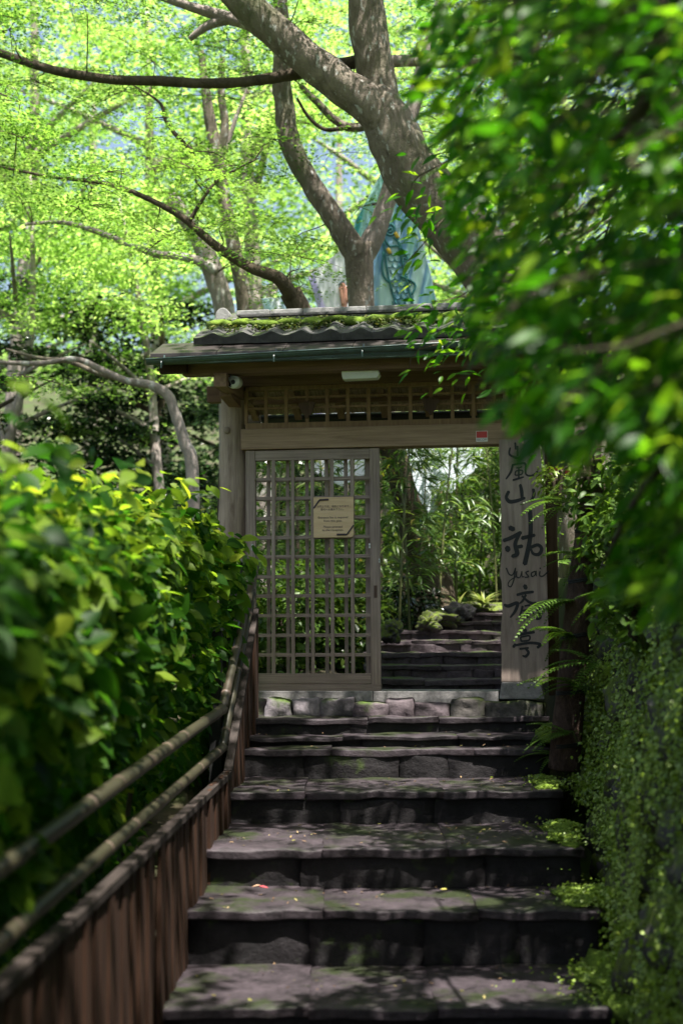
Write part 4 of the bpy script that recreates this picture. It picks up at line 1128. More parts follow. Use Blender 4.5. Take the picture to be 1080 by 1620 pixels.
# ================================================================== maples behind and above the gate
def PX(lst, d):        # list of (px, py[, depth])
    return [P(a[0], a[1], a[2] if len(a) > 2 else d) for a in lst]
def wpx(ws, d): return [w_ * .5 * d / FPX for w_ in ws]
ALLB = []              # branch polylines for hanging sprays: (tree index, point)
class Tree:
    def __init__(s, name, label, base, group=None):
        s.t = thing(name, label, 'tree', base, 0, group); s.base = Vector(base); s.nodes = []
        s.leaf_pos, s.leaf_rot, s.leaf_size, s.leaf_rnd = [], [], [], []
        s.tw = MB()
    def limb(s, name, pts, rad, mat, seg=14, wob=.14, seed=0, hang=True):
        o = MB().tube([Vector(p) - s.base for p in pts], rad, seg, wob, seed, sub=6).build(name, mat, s.t, smooth=True)
        if hang:
            for i in range(len(pts) - 1):
                for k in range(5): s.nodes.append(Vector(pts[i]).lerp(Vector(pts[i + 1]), k / 5))
        return o
    def spray(s, c, r, n, tilt=.16, dn=(0, 0, 1), sz=(.046, .074)):
        c = np.array(c)
        a = RNG.uniform(0, 2 * np.pi, n); q = r * np.sqrt(RNG.random(n))
        ax = RNG.uniform(0, np.pi); el = RNG.uniform(.45, .8)
        lx = q * np.cos(a); ly = q * np.sin(a) * el
        nx_, ny_ = RNG.normal(0, tilt, 2)
        x = lx * np.cos(ax) - ly * np.sin(ax); y = lx * np.sin(ax) + ly * np.cos(ax)
        z = nx_ * x + ny_ * y + RNG.normal(0, .012 + .02 * r, n) - .22 * (q / r) ** 2 * r
        p = c + np.stack([x, y, z], 1)
        s.leaf_pos.append(p - np.array(s.base)); s.leaf_rot.append(leaf_frames(n, (nx_ * -1, ny_ * -1, 1), .20))
        s.leaf_size.append(RNG.uniform(sz[0], sz[1], n) * 1.0); s.leaf_rnd.append(np.clip(RNG.normal(RNG.uniform(.08, .9), .12, n), 0, .99))
        # twigs
        cv = Vector(c) - s.base
        if s.nodes:
            b = min(s.nodes, key=lambda q_: (q_ - Vector(c)).length + 2 * max(0, q_.z - c[2] - .3)) - s.base
            L = (cv - b).length
            if L < 1.0:
                j = lambda a_: Vector((random.uniform(-1, 1), random.uniform(-1, 1), random.uniform(-.6, .9))) * a_ * L
                s.tw.tube([b, b.lerp(cv, .3) + j(.13), b.lerp(cv, .65) + j(.13), cv], [.008, .006, .004, .002], 5, sub=3, cap=False)
        for k in range(5):
            i = RNG.integers(n); e = Vector(p[i]) - s.base
            s.tw.tube([cv, cv.lerp(e, .5) + Vector((0, 0, .02)), e], [.005, .0035, .0015], 3, sub=2, cap=False)
    def finish(s, leafmat, tmpl, twmat):
        if s.leaf_pos:
            o = link('crown', leaf_mesh('crown', tmpl, np.concatenate(s.leaf_pos), np.concatenate(s.leaf_rot), np.concatenate(s.leaf_size), np.concatenate(s.leaf_rnd), False, leafmat), s.t); o['kind'] = 'stuff'
        if s.tw.v:
            o = s.tw.build('twigs', twmat, s.t, smooth=True); o['kind'] = 'stuff'

DT1 = 12.6
b1 = P(935, 560, DT1); b1 = Vector((b1.x, b1.y, ground_z(b1.x, b1.y) - .1))
T1 = Tree('maple_tree', 'big leaning maple with thick lichen spotted trunk forking above the gate', b1)
T1.limb('trunk', [b1, P(920, 760, DT1), P(862, 560, DT1), P(770, 415, DT1), P(705, 340, DT1), P(658, 285, DT1), P(622, 215, DT1), P(600, 168, DT1), P(582, 146, DT1)], wpx([110, 104, 100, 98, 94, 92, 86, 70, 40], DT1), M['bark'], 22, .12, 1)
T1.limb('limb', PX([(612, 200), (575, 160), (530, 128), (480, 88), (430, 45), (385, 2), (330, -60), (250, -150), (150, -260)], DT1 - .05), wpx([60, 60, 58, 56, 54, 52, 48, 42, 30], DT1), M['bark'], 18, .12, 2)
T1.limb('limb', PX([(606, 190), (598, 140), (590, 90), (582, 40), (578, -10), (585, -90), (600, -200)], DT1 + .1), wpx([60, 64, 62, 60, 58, 52, 36], DT1), M['bark'], 18, .12, 3)
T1.limb('branch', PX([(590, 92), (520, 106), (460, 118), (400, 128), (330, 132), (250, 128), (180, 126), (110, 116), (60, 104), (0, 84), (-80, 60)], DT1 + .22), wpx([22, 20, 19, 17, 16, 16, 15, 15, 14, 13, 10], DT1), M['bark_dark'], 12, .12, 4)
T1.limb('branch', PX([(610, 98), (650, 96), (700, 100), (780, 88), (860, 60)], DT1 + .2), wpx([22, 18, 15, 13, 8], DT1), M['bark_pale'], 12, .1, 5)
T1.limb('branch', PX([(440, 50), (400, 40), (350, 25), (300, 10), (240, -10), (180, -30)], DT1 + .4), wpx([26, 22, 20, 15, 12, 8], DT1), M['bark_pale'], 12, .1, 6)
T1.limb('branch', PX([(370, 28), (330, 40), (300, 62)], DT1 + .4), wpx([20, 15, 9], DT1), M['bark_pale'], 10, .1, 7)
DT2 = 13.6
b2 = P(690, 560, DT2 + .7); b2 = Vector((b2.x, b2.y, ground_z(b2.x, b2.y) - .1))
T2 = Tree('forked_maple_tree', 'pale maple forking in a Y just above the roof ridge', b2)
T2.limb('lower_trunk', [b2, P(684, 925, DT2 + .7), P(660, 860, DT2 + .65), P(640, 780, DT2 + .5), P(612, 680, DT2 + .3), P(600, 640, DT2 + .25)], wpx([84, 66, 50, 42, 40, 40], DT2), M['bark_dark'], 18, .16, 11)
T2.limb('trunk', [P(612, 680, DT2 + .3), P(580, 560, DT2), P(570, 450, DT2), P(568, 385, DT2)], wpx([40, 40, 42, 50], DT2), M['bark'], 18, .10, 11)
T2.limb('limb', PX([(564, 405), (545, 372), (522, 335), (495, 295), (470, 252), (455, 215), (450, 170), (445, 120), (448, 60), (440, -30), (430, -140)], DT2), wpx([40, 38, 35, 34, 33, 34, 32, 30, 26, 22, 14], DT2), M['bark'], 16, .14, 12)
T2.limb('limb', PX([(572, 408), (592, 372), (608, 330), (620, 290), (632, 250), (650, 180), (668, 110), (690, 30), (705, -60)], DT2 + .05), wpx([38, 34, 30, 28, 27, 25, 22, 18, 12], DT2), M['bark_pale'], 16, .12, 13)
T2.limb('branch', PX([(610, 190), (560, 202), (530, 190), (500, 160), (475, 135)], DT2 + .3), wpx([18, 15, 13, 12, 8], DT2), M['bark'], 10, .12, 14)
T2.limb('branch', PX([(555, 200), (515, 205), (488, 185), (470, 155)], DT2 + .2), wpx([9, 7, 6, 4], DT2), M['bark_dark'], 8, .1, 15)
# low branch sweeping left from behind the ridge
b3 = P(366, 600, 12.9); b3 = Vector((b3.x, b3.y, ground_z(b3.x, b3.y) - .1))
T3 = Tree('low_maple_tree', 'maple with a dark limb sweeping left low over the roof', b3)
T3.limb('trunk', [b3, P(366, 760, 12.9), P(392, 660, 12.9), P(455, 570, 12.8), P(480, 510, 12.7), P(458, 462, 12.6)], wpx([44, 42, 42, 42, 38, 33], 12.8), M['bark_dark'], 14, .14, 21)
T3.limb('limb', PX([(462, 470, 12.6), (440, 440), (400, 425), (360, 402), (325, 375), (290, 345), (250, 322), (200, 300), (150, 287), (90, 281), (30, 270), (-60, 250)], 12.4), wpx([27, 21, 17, 15, 13, 11, 9, 8, 7, 5, 4, 3], 12.4), M['bark_dark'], 12, .12, 22)
T3.limb('branch', PX([(300, 350), (318, 320), (340, 290), (370, 270), (410, 250)], 12.3), wpx([8, 6, 5, 4, 2], 12.4), M['bark_dark'], 7, .1, 23)
T3.limb('branch', PX([(305, 240), (280, 215), (262, 190), (255, 165), (230, 145)], 13.4), wpx([9, 7, 6, 5, 3], 13.4), M['bark_dark'], 7, .1, 24)
DT4 = 16.5
b4 = P(372, 640, DT4); b4 = Vector((b4.x, b4.y, ground_z(b4.x, b4.y) - .1))
T4 = Tree('twin_maple_tree', 'twin stemmed pale maple behind the left end of the roof', b4)
T4.limb('trunk', [b4, P(368, 560, DT4), P(360, 520, DT4), P(350, 470, DT4), P(335, 425, DT4), P(318, 385, DT4), P(296, 350, DT4), P(270, 310, DT4)], wpx([52, 44, 34, 33, 32, 29, 25, 20], DT4), M['bark_pale'], 14, .12, 31)
T4.limb('stem', PX([(385, 560), (388, 500), (382, 450), (372, 400), (362, 350), (352, 300), (344, 250), (334, 200), (326, 150), (318, 80)], DT4 + .5), wpx([32, 26, 25, 24, 22, 20, 26, 20, 16, 10], DT4), M['bark'], 14, .12, 32)
T4.limb('branch', PX([(346, 250), (356, 200), (350, 150), (352, 90)], DT4 + .5), wpx([16, 14, 12, 8], DT4), M['bark'], 10, .12, 33)
T4.limb('branch', PX([(345, 430), (300, 408), (250, 402), (200, 385), (150, 365), (100, 352), (40, 355)], DT4 - .3), wpx([16, 14, 12, 10, 9, 7, 4], DT4), M['bark_pale'], 9, .12, 34)
T4.limb('branch', PX([(357, 240), (372, 190), (388, 150), (400, 110)], DT4 + .7), wpx([9, 8, 7, 4], DT4), M['bark_pale'], 8, .1, 35)
DT5 = 14.5
b5 = P(300, 900, DT5); b5 = Vector((b5.x, b5.y, ground_z(b5.x, b5.y) - .1))
T5 = Tree('arching_maple_tree', 'small maple with an arching pale branch left of the gate', b5)
T5.limb('trunk', [b5, P(305, 760, DT5), P(292, 700, DT5), P(276, 650, DT5), P(265, 625, DT5), P(240, 610, DT5), P(200, 602, DT5), P(160, 585, DT5), P(120, 568, DT5), P(60, 575, DT5), P(-30, 572, DT5)], wpx([26, 22, 19, 17, 17, 15, 12, 11, 9, 8, 6], DT5), M['bark_pale'], 12, .12, 41)
T5.limb('branch', PX([(215, 604), (160, 592), (110, 572), (60, 566), (10, 552)], DT5 + .2), wpx([9, 9, 8, 6, 3], DT5), M['bark'], 8, .12, 42)

# sprays: random through the space of the crowns, kept off the clear view of the main trunks
MAP = [T1, T2, T3, T4, T5]
allnodes = [(t, q) for t in MAP for q in t.nodes]
nodearr = np.array([q for t, q in allnodes])
def clear_of_trunks(px, py, d, r):
    """False where a spray would hide the trunks the photo shows bare"""
    rp = r * FPX / d * .7
    def near(poly, w_):
        for (ax, ay), (bx, by) in zip(poly[:-1], poly[1:]):
            t = max(0, min(1, ((px - ax) * (bx - ax) + (py - ay) * (by - ay)) / ((bx - ax) ** 2 + (by - ay) ** 2)))
            if math.hypot(px - ax - t * (bx - ax), py - ay - t * (by - ay)) < w_ + rp: return True
        return False
    if d < 12.9 and near([(660, 290), (600, 165), (385, 0)], 20): return False
    if d < 12.9 and near([(600, 160), (580, 0)], 20): return False
    if d < 14 and near([(570, 500), (568, 390), (495, 295)], 10): return False
    if d < 14 and near([(568, 390), (620, 290)], 8): return False
    if d < 12.6 and near([(540, 105), (330, 131), (120, 117)], -8): return False
    if d < 15.2 and 410 < px < 700 and py > 330 and py - .2 * rp > 330 and not (400 < px < 490 and py < 440): return False
    return True
cnt = 0; tries = 0
while cnt < 540 and tries < 40000:
    tries += 1
    d = RNG.uniform(10.9, 17.5)
    px = RNG.uniform(-260, 820); py = RNG.uniform(-420, 640)
    if RNG.random() < .16: px = RNG.uniform(-200, 1300); py = RNG.uniform(-1000, -420); d = RNG.uniform(10.4, 15)
    if py > 560 and px > 230: continue
    if py > 400 and px < 420 and RNG.random() < .88: continue
    if py > 330 and px < 300 and RNG.random() < .5: continue
    if px > 640 and py > 250: continue
    r = RNG.uniform(.28, .72)
    if not clear_of_trunks(px, py, d, r): continue
    if RNG.random() < .5 and noise.noise((px * .006, py * .012, d * .4)) < -.15: continue
    c = P(px, py, d)
    if c.y < 10.4 and c.z < 4.2: continue
    i = int(np.argmin(np.linalg.norm(nodearr - np.array(c), axis=1)))
    t = allnodes[i][0]
    if d > 15.0 and t in (T1, T2, T3): t = T4
    t.spray(c, r, int(230 * (r / .45) ** 2))
    cnt += 1
for t in MAP:
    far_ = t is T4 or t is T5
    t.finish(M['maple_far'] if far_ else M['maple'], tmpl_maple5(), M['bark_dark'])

# ================================================================== far trees
def far_tree(name, label, x, y, ztop, zbot, rad, nleaf, leafmat, lsz, trunkmat, lean=0, tr=.16, ncl=60, group='trees of the wood behind'):
    g = ground_z(x, y)
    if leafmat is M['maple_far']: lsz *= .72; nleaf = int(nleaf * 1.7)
    t = thing(name, label, 'tree', (x, y, g), 0, group)
    H = ztop - g
    pts = [(0, 0, -.1), (lean * .3, 0, H * .3), (lean * .7 + random.uniform(-.2, .2), .1, H * .6), (lean, 0, H * .92)]
    MB().tube(pts, [tr, tr * .8, tr * .55, tr * .15], 10, .12, x, sub=5).build('trunk', trunkmat, t, smooth=True)
    for k in range(6):
        a = random.uniform(0, 6.28); zz = H * random.uniform(.3, .7); l = rad * random.uniform(.5, .9)
        c = Vector((lean * zz / H, 0, zz))
        MB().tube([c, c + Vector((math.cos(a) * l * .5, math.sin(a) * l * .5, l * .25)), c + Vector((math.cos(a) * l, math.sin(a) * l, l * .45))], [tr * .4, tr * .28, tr * .08], 7, .1, k).build('limb', trunkmat, t, smooth=True)
    # clumps
    cl = RNG.normal(0, 1, (ncl, 3)); cl /= np.linalg.norm(cl, axis=1, keepdims=True); cl *= (RNG.random((ncl, 1)) ** .4)
    cl = cl * np.array([rad, rad, (ztop - zbot) / 2]) + np.array([lean, 0, (ztop + zbot) / 2 - g])
    k = RNG.integers(0, ncl, nleaf)
    cr = RNG.uniform(.35, .8, ncl) * rad * .33
    off = RNG.normal(0, 1, (nleaf, 3)); off /= np.linalg.norm(off, axis=1, keepdims=True); off *= RNG.random((nleaf, 1)) ** .5
    p = cl[k] + off * cr[k][:, None] * np.array([1.5, 1.5, .36])
    cv = RNG.random(ncl) * .5
    o = link('crown', leaf_mesh('crown', tmpl_diamond(.3), p, leaf_frames(nleaf, (0, 0, 1), .38), RNG.uniform(lsz * .7, lsz * 1.3, nleaf), np.clip(cv[k] + RNG.random(nleaf) * .5, 0, .99), False, leafmat), t); o['kind'] = 'stuff'
E_ = EYE
for a in (('evergreen_tree', 'dark glossy evergreen at the left edge behind the hedge', -5.4, 19.5, E_ + 5.4, E_ - .2, 2.2, 11000, M['ever'], .12, M['bark_dark'], 0, .12, 70),
          ('evergreen_tree', 'dark glossy evergreen left of the roof end, behind the arching branch', -2.9, 20.5, E_ + 5.0, E_ - .4, 2.0, 11000, M['ever'], .12, M['bark_dark'], .3, .12, 70),
          ('evergreen_tree', 'dark evergreen deep behind the twin stemmed maple', -1.4, 24.5, E_ + 4.6, E_ - .3, 2.3, 8000, M['ever'], .14, M['bark_dark'], 0, .13, 70),
          ('evergreen_tree', 'dark evergreen straight behind the painted canvases', 1.4, 25, E_ + 4.6, E_ - .3, 2.3, 7000, M['ever'], .14, M['bark_dark'], 0, .13, 60),
          ('evergreen_tree', 'dark evergreen beyond the bamboo on the right', 4.4, 24, E_ + 5, E_ - .3, 2.5, 7000, M['ever'], .14, M['bark_dark'], 0, .13, 60),
          ('evergreen_tree', 'far dark evergreen at the outer left of the wood', -9.8, 25, E_ + 5, E_ - .3, 2.8, 7000, M['ever'], .15, M['bark_dark'], 0, .14, 60),
          ('tall_tree', 'tall lime green tree behind the far left of the wood', -7.5, 27, E_ + 12, E_ + 3.6, 3.4, 6750, M['maple_far'], .17, M['bark_pale'], .5, .2, 80),
          ('tall_tree', 'tall lime green tree whose pale stems show left of the big maple', -3.2, 26, E_ + 12.5, E_ + 3.6, 3.4, 7125, M['maple_far'], .17, M['bark_pale'], -.4, .2, 80),
          ('tall_tree', 'tall lime green tree behind the fork of the big maple', .8, 28, E_ + 13, E_ + 2.8, 3.6, 7125, M['maple_far'], .17, M['bark_pale'], .4, .2, 80),
          ('tall_tree', 'tall lime green tree behind the right side of the gate roof', 4.6, 29, E_ + 13, E_ + 2.8, 3.6, 6000, M['maple_far'], .17, M['bark_pale'], 0, .2, 70),
          ('tall_tree', 'farthest lime green tree closing the view on the left', -6.0, 34, E_ + 14, E_ + 3.6, 4.5, 6000, M['maple_far'], .22, M['bark_pale'], 0, .22, 70),
          ('tall_tree', 'high lime green tree behind the top left corner', -5.4, 23, E_ + 13, E_ + 4.5, 3.4, 6000, M['maple_far'], .15, M['bark_pale'], .3, .18, 80),
          ('tall_tree', 'high lime green tree behind the long level branch', -1.2, 22.5, E_ + 13, E_ + 5, 3.2, 6000, M['maple_far'], .15, M['bark_pale'], -.3, .18, 80),
          ('tall_tree', 'high lime green tree behind the upright limb of the big maple', 2.6, 23, E_ + 13, E_ + 4.5, 3.2, 6000, M['maple_far'], .15, M['bark_pale'], .2, .18, 80),
          ('tall_tree', 'farthest lime green tree closing the view in the middle', .0, 36, E_ + 14, E_ + 2, 4.8, 6000, M['maple_far'], .22, M['bark_pale'], 0, .22, 70),
          ('leaning_tree', 'slender pale stemmed tree seen left of the low sweeping limb', -2.2, 19, E_ + 6.2, E_ + 2.2, 1.7, 5000, M['maple_far'], .10, M['bark_pale'], -.8, .09, 60),
          ('leaning_tree', 'slender pale stemmed tree near the left edge above the hedge', -4.6, 18.5, E_ + 6.4, E_ + 3.6, 1.7, 4000, M['maple_far'], .10, M['bark_pale'], .5, .09, 60)):
    far_tree(*a)

# ================================================================== shrubs and undergrowth
def shrub(name, label, c, rad, n, mat, tm_, sz, group=None):
    t = thing(name, label, 'shrub', c, 0, group)
    p = RNG.normal(0, 1, (n, 3)); p /= np.linalg.norm(p, axis=1, keepdims=True)
    f = 1 + .28 * np.array([noise.noise(Vector(q) * 2.2 + Vector((c[0] * 3, c[1], 0))) for q in p])
    p = p * (RNG.random((n, 1)) ** .28) * f[:, None] * np.array(rad); p[:, 2] += rad[2] * .8
    nrm = p * np.array([1, 1, .6]) + np.array([0, 0, rad[2] * .8])
    nrm /= np.linalg.norm(nrm, axis=1, keepdims=True)
    o = link('foliage', leaf_mesh('foliage', tm_, p, leaf_frames(n, nrm, .45), RNG.uniform(sz * .7, sz * 1.25, n), None, True, mat), t); o['kind'] = 'stuff'
    mb = MB()
    for k in range(7):
        e = Vector((random.uniform(-.6, .6) * rad[0], random.uniform(-.6, .6) * rad[1], rad[2] * random.uniform(1.0, 1.6)))
        mb.tube([(0, 0, -.05), e * .5 + Vector((0, 0, .1)), e], [.016, .011, .004], 5)
    mb.build('stems', M['bark_dark'], t, smooth=True)['kind'] = 'stuff'
ov = tmpl_oval(.22, .06, .2, 3)
for px, d, zc, rad, n, mt, sz, lb in (
        (300, 12.2, .25, (.75, .6, .75), 2600, M['bamboo_leaf'], .085, 'light green shrub between hedge and log post'),
        (215, 13.2, .2, (.8, .6, .7), 2400, M['bamboo_leaf'], .09, 'mid green shrub behind the hedge below the arching branch'),
        (110, 13.0, .0, (.9, .7, .8), 2400, M['ever'], .10, 'dark shrub behind the left half of the hedge'),
        (20, 13.5, .0, (.9, .7, .85), 2400, M['ever'], .10, 'dark shrub behind the hedge at the left edge'),
        (160, 16, .4, (1.2, .8, 1.0), 2600, M['ever'], .11, 'dark glossy shrub farther back under the arching branch'),
        (20, 17, .4, (1.3, .8, 1.1), 2600, M['ever'], .11, 'dark glossy shrub farther back at the left edge'),
        (290, 17, .5, (1.1, .8, 1.0), 2200, M['bamboo_leaf'], .11, 'pale shrub farther back left of the log post'),
        (455, 12.6, -.2, (.5, .4, .55), 1800, M['fern'], .08, 'bright shrub behind the lower left of the lattice door'),
        (540, 12.9, -.25, (.5, .4, .5), 1800, M['bamboo_leaf'], .09, 'bright shrub behind the middle of the lattice door'),
        (640, 13.6, -.2, (.45, .4, .4), 1400, M['ever'], .08, 'glossy shrub just inside the open gate, left of the upper steps'),
        (720, 15.6, .0, (.7, .5, .6), 1800, M['fern'], .09, 'bright green shrub behind the thin bamboo stem'),
        (850, 14.5, .2, (.7, .6, .9), 1800, M['bamboo_leaf'], .09, 'green shrub behind the plank sign'),
        (470, 15.6, .1, (.9, .6, .9), 2200, M['fern'], .10, 'tall green shrub farther behind the lattice door'),
        (600, 17.5, .3, (1.2, .7, 1.1), 2400, M['bamboo_leaf'], .11, 'broad shrub in the middle distance behind the gate'),
        (780, 18, .3, (1.3, .7, 1.2), 2400, M['fern'], .11, 'broad shrub in the distance right of the thin bamboo stem')):
    c = P(px, 900, d); g = ground_z(c.x, c.y)
    shrub('leafy_shrub', lb, (c.x, c.y, g), rad, n, mt, ov, sz, 'shrubs behind hedge and gate')
n = 16000
X = RNG.uniform(-9, 8, n); Y = RNG.uniform(11.4, 24, n)
k = ~((X > -.25) & (X < 1.7) & (Y < 14.2)); X, Y = X[k], Y[k]
Zg = np.array([ground_z(x, y) for x, y in zip(X, Y)])
hh = .05 + .5 * RNG.random(len(X)) * np.clip(.5 + np.array([noise.noise((x * .7, y * .7, 2)) for x, y in zip(X, Y)]), 0, 1)
o = link('undergrowth', leaf_mesh('undergrowth', tmpl_oval(.25, .05, .2, 3), np.stack([X, Y, Zg + hh], 1), leaf_frames(len(X), (0, -.3, 1), .5), RNG.uniform(.07, .16, len(X)), None, True, M['fern']))
tag(o, 'low leafy undergrowth covering the wood floor', 'undergrowth', kind='stuff')

# ================================================================== bamboo beyond the gate
BL = tmpl_oval(.075, .03, .35, 4, .7)
def bamboo(label, px, d, top_py, lean, nl, r=.012, low=.35, spread=.5):
    c = P(px, 900, d); g = ground_z(c.x, c.y)
    t = thing('bamboo', label, 'bamboo', (c.x, c.y, g), 0, 'thin bamboos beyond the gate')
    H = P(px, top_py, d).z - g
    pts = [(0, 0, -.05), (lean * .2, 0, H * .35), (lean * .55, 0, H * .7), (lean, .05, H)]
    MB().tube(pts, [r, r * .95, r * .8, r * .35], 8, sub=5).build('culm', M['culm'], t, smooth=True)
    z = .3
    while z < H * .95:
        f = z / H; x = lean * f ** 1.6
        MB().tube([(x, 0, z - .004), (x, 0, z + .004)], r * 1.25, 8, sub=1).build('node', M['culm'], t)
        z += .26
    pos, hd = [], []
    tw = MB()
    for i in range(nl // 7):
        f = random.uniform(low, 1.0); a = random.uniform(0, 6.28); l = random.uniform(.15, spread) * (1.2 - .5 * f)
        s_ = Vector((lean * f ** 1.6, 0, H * f)); e = s_ + Vector((math.cos(a) * l, math.sin(a) * l, l * random.uniform(.0, .5)))
        tw.tube([s_, s_.lerp(e, .5) + Vector((0, 0, .04)), e], [.003, .0022, .001], 3, sub=2, cap=False)
        for k in range(7):
            q = s_.lerp(e, random.uniform(.35, 1)); b = a + random.uniform(-1.2, 1.2)
            pos.append(q); hd.append((math.cos(b), math.sin(b), random.uniform(-.9, .1)))
    tw.build('twigs', M['culm'], t)['kind'] = 'stuff'
    n = len(pos)
    rot = leaf_frames(n, (0, -.2, 1), .35, np.array(hd))
    o = link('foliage', leaf_mesh('foliage', BL, np.array([tuple(p) for p in pos]), rot, RNG.uniform(.11, .21, n), None, True, M['bamboo_leaf']), t); o['kind'] = 'stuff'
for a in (('thin dark bamboo stem standing in the middle of the open gateway', 720, 14.4, 640, .05, 260, .016),
          ('bamboo with drooping pale leaves beside the door edge', 628, 13.0, 660, .15, 420, .012),
          ('bamboo just right of the door edge, darker and shorter', 648, 13.2, 690, -.1, 320, .011),
          ('bamboo with dense leaves left of the thin stem', 690, 13.7, 670, .2, 340, .012),
          ('bamboo with broad leaves right of the thin stem', 755, 14.8, 700, .15, 360, .012),
          ('bamboo close to the plank sign', 786, 14.2, 690, -.1, 320, .011),
          ('bamboo behind the left of the lattice door', 432, 14.0, 700, .1, 300, .012),
          ('bamboo behind the notice board', 520, 14.2, 680, -.1, 320, .012),
          ('bamboo behind the right stile of the lattice door', 585, 14.0, 690, .1, 320, .012),
          ('bamboo behind the lattice door, farther back', 470, 15.4, 690, -.15, 300, .011),
          ('bamboo far back in the gateway', 665, 16.0, 690, .1, 320, .012)):
    bamboo(*a)
# tree butt and rocks beside the upper steps
for i, (px, py, d, s, lb) in enumerate(((617, 1000, 12.05, (.10, .10, .085), 'dark rounded rock beside the lowest visible upper steps'), (676, 985, 12.7, (.10, .12, .085), 'dark rock with a yellow fern tip beside the upper steps'),
                                      (698, 980, 13.0, (.15, .12, .07), 'flat grey rock at the left end of the upper steps'), (727, 968, 13.4, (.12, .12, .085), 'sunlit pale rock near the top of the upper steps'), (765, 966, 13.9, (.22, .14, .08), 'dark rock under the spider plant'))):
    o = link('rock', blob_mesh('rock', i * 4.1 + 2, M['curbstone'] if i == 3 else M['rock'], 4, .7)); o.location = P(px, py, d); o.scale = s
    tag(o, lb, 'rock', 'rocks beside the upper steps')
def grass_tuft(name, label, c, n, L, mat, wid=.011):
    t = thing(name, label, 'plant', c)
    bm_ = leaf_mesh('blade', tmpl_oval(wid / L * 1.2, .01, .75, 6, .6), np.zeros((1, 3)), np.eye(3)[None], [1.0], [0.0], True, mat)
    for i in range(n):
        o = link('blade', bm_, t); s = L * random.uniform(.6, 1.1)
        o.scale = (s, s, s); o.rotation_euler = (R(random.uniform(35, 80)), 0, random.uniform(0, 6.28))
M['variegated'] = mat_leaf('variegated_leaf', [(0, (.14, .22, .05)), (.6, (.30, .36, .14)), (1, (.4, .45, .25))], .4, .4, .4, 1.2)
grass_tuft('spider_plant', 'pale striped spider plant tuft at the top of the upper steps', P(764, 958, 13.7), 60, .20, M['variegated'])
grass_tuft('spider_plant', 'small pale grass tuft left of the spider plant', P(724, 962, 13.6), 22, .2, M['variegated'])
grass_tuft('yellow_fern', 'small yellow green tuft on the dark rock beside the upper steps', P(678, 985, 12.55), 12, .10, M['variegated'])

# ================================================================== overhanging evergreen on the right bank
fb = Vector((3.1, 4.2, EYE + .9))
FT = thing('overhanging_tree', 'broad leaved tree on the right bank overhanging the steps, dark and close', 'tree', fb)
def ft(p): return Vector(p) - fb
MB().tube([(0, 0, -.3), (-.1, .05, 1.2), (-.25, .1, 2.6), (-.1, .0, 4.2), (.1, -.1, 6.0)], [.2, .17, .15, .12, .06], 14, .12, 2, sub=5).build('trunk', M['bark_dark'], FT, smooth=True)
c0 = fb + Vector((-.15, .06, 1.6)); c1 = fb + Vector((-.24, .09, 2.6))
limbs = [([c1, P(1120, -60, 4.3), P(1046, 20, 4.0), P(1048, 110, 4.0), P(1010, 180, 4.1), P(960, 240, 4.3), P(880, 330, 4.6), P(800, 430, 5.2), P(740, 520, 6.0)], [.05, .035, .028, .024, .02, .016, .012, .009, .005]),
         ([P(1010, 180, 4.1), P(1020, 130, 4.05), P(990, 60, 4.1), P(900, 40, 4.3), P(800, 60, 4.8)], [.02, .017, .014, .01, .005]),
         ([c0, P(1120, 420, 4.6), P(1030, 470, 5.0), P(950, 520, 5.6), P(870, 600, 6.4), P(820, 660, 7.0)], [.045, .03, .02, .015, .01, .005]),
         ([c0, P(1150, 640, 4.2), P(1060, 720, 4.6), P(1000, 800, 5.0), P(960, 880, 5.4)], [.04, .026, .018, .012, .005])]
for pts, rd in limbs: MB().tube([ft(p) for p in pts], rd, 8, .1, 3, sub=5).build('limb', M['bark_dark'], FT, smooth=True)
from math import inf
def inpoly(px, py, poly):
    c = False; j = len(poly) - 1
    for i in range(len(poly)):
        if (poly[i][1] > py) != (poly[j][1] > py) and px < (poly[j][0] - poly[i][0]) * (py - poly[i][1]) / (poly[j][1] - poly[i][1]) + poly[i][0]: c = not c
        j = i
    return c
RNG = np.random.default_rng(3)
near_poly = [(700, -140), (690, 0), (668, 90), (690, 200), (705, 290), (745, 360), (760, 420), (725, 470), (750, 520), (800, 570), (805, 630), (850, 685), (925, 705), (985, 690), (1020, 770), (985, 840), (990, 910), (1030, 950), (1110, 980), (1200, 900), (1200, -140)]
pos = []
while len(pos) < 11500:
    px = RNG.uniform(600, 1200); py = RNG.uniform(-140, 1040)
    d = RNG.uniform(3.2, 5.8) if RNG.random() < .5 else RNG.uniform(5.5, 8.2)
    jx, jy = RNG.normal(0, 14, 2)
    if not inpoly(px + jx, py + jy, near_poly): continue
    if d < 4.2 and px < 760 + RNG.uniform(0, 120): continue
    if py > 700 and d > 6.5: continue
    if noise.noise((px * .010, py * .010, d * 1.1)) < -.16 + RNG.normal(0, .08): continue
    pos.append(tuple(P(px, py, d)))
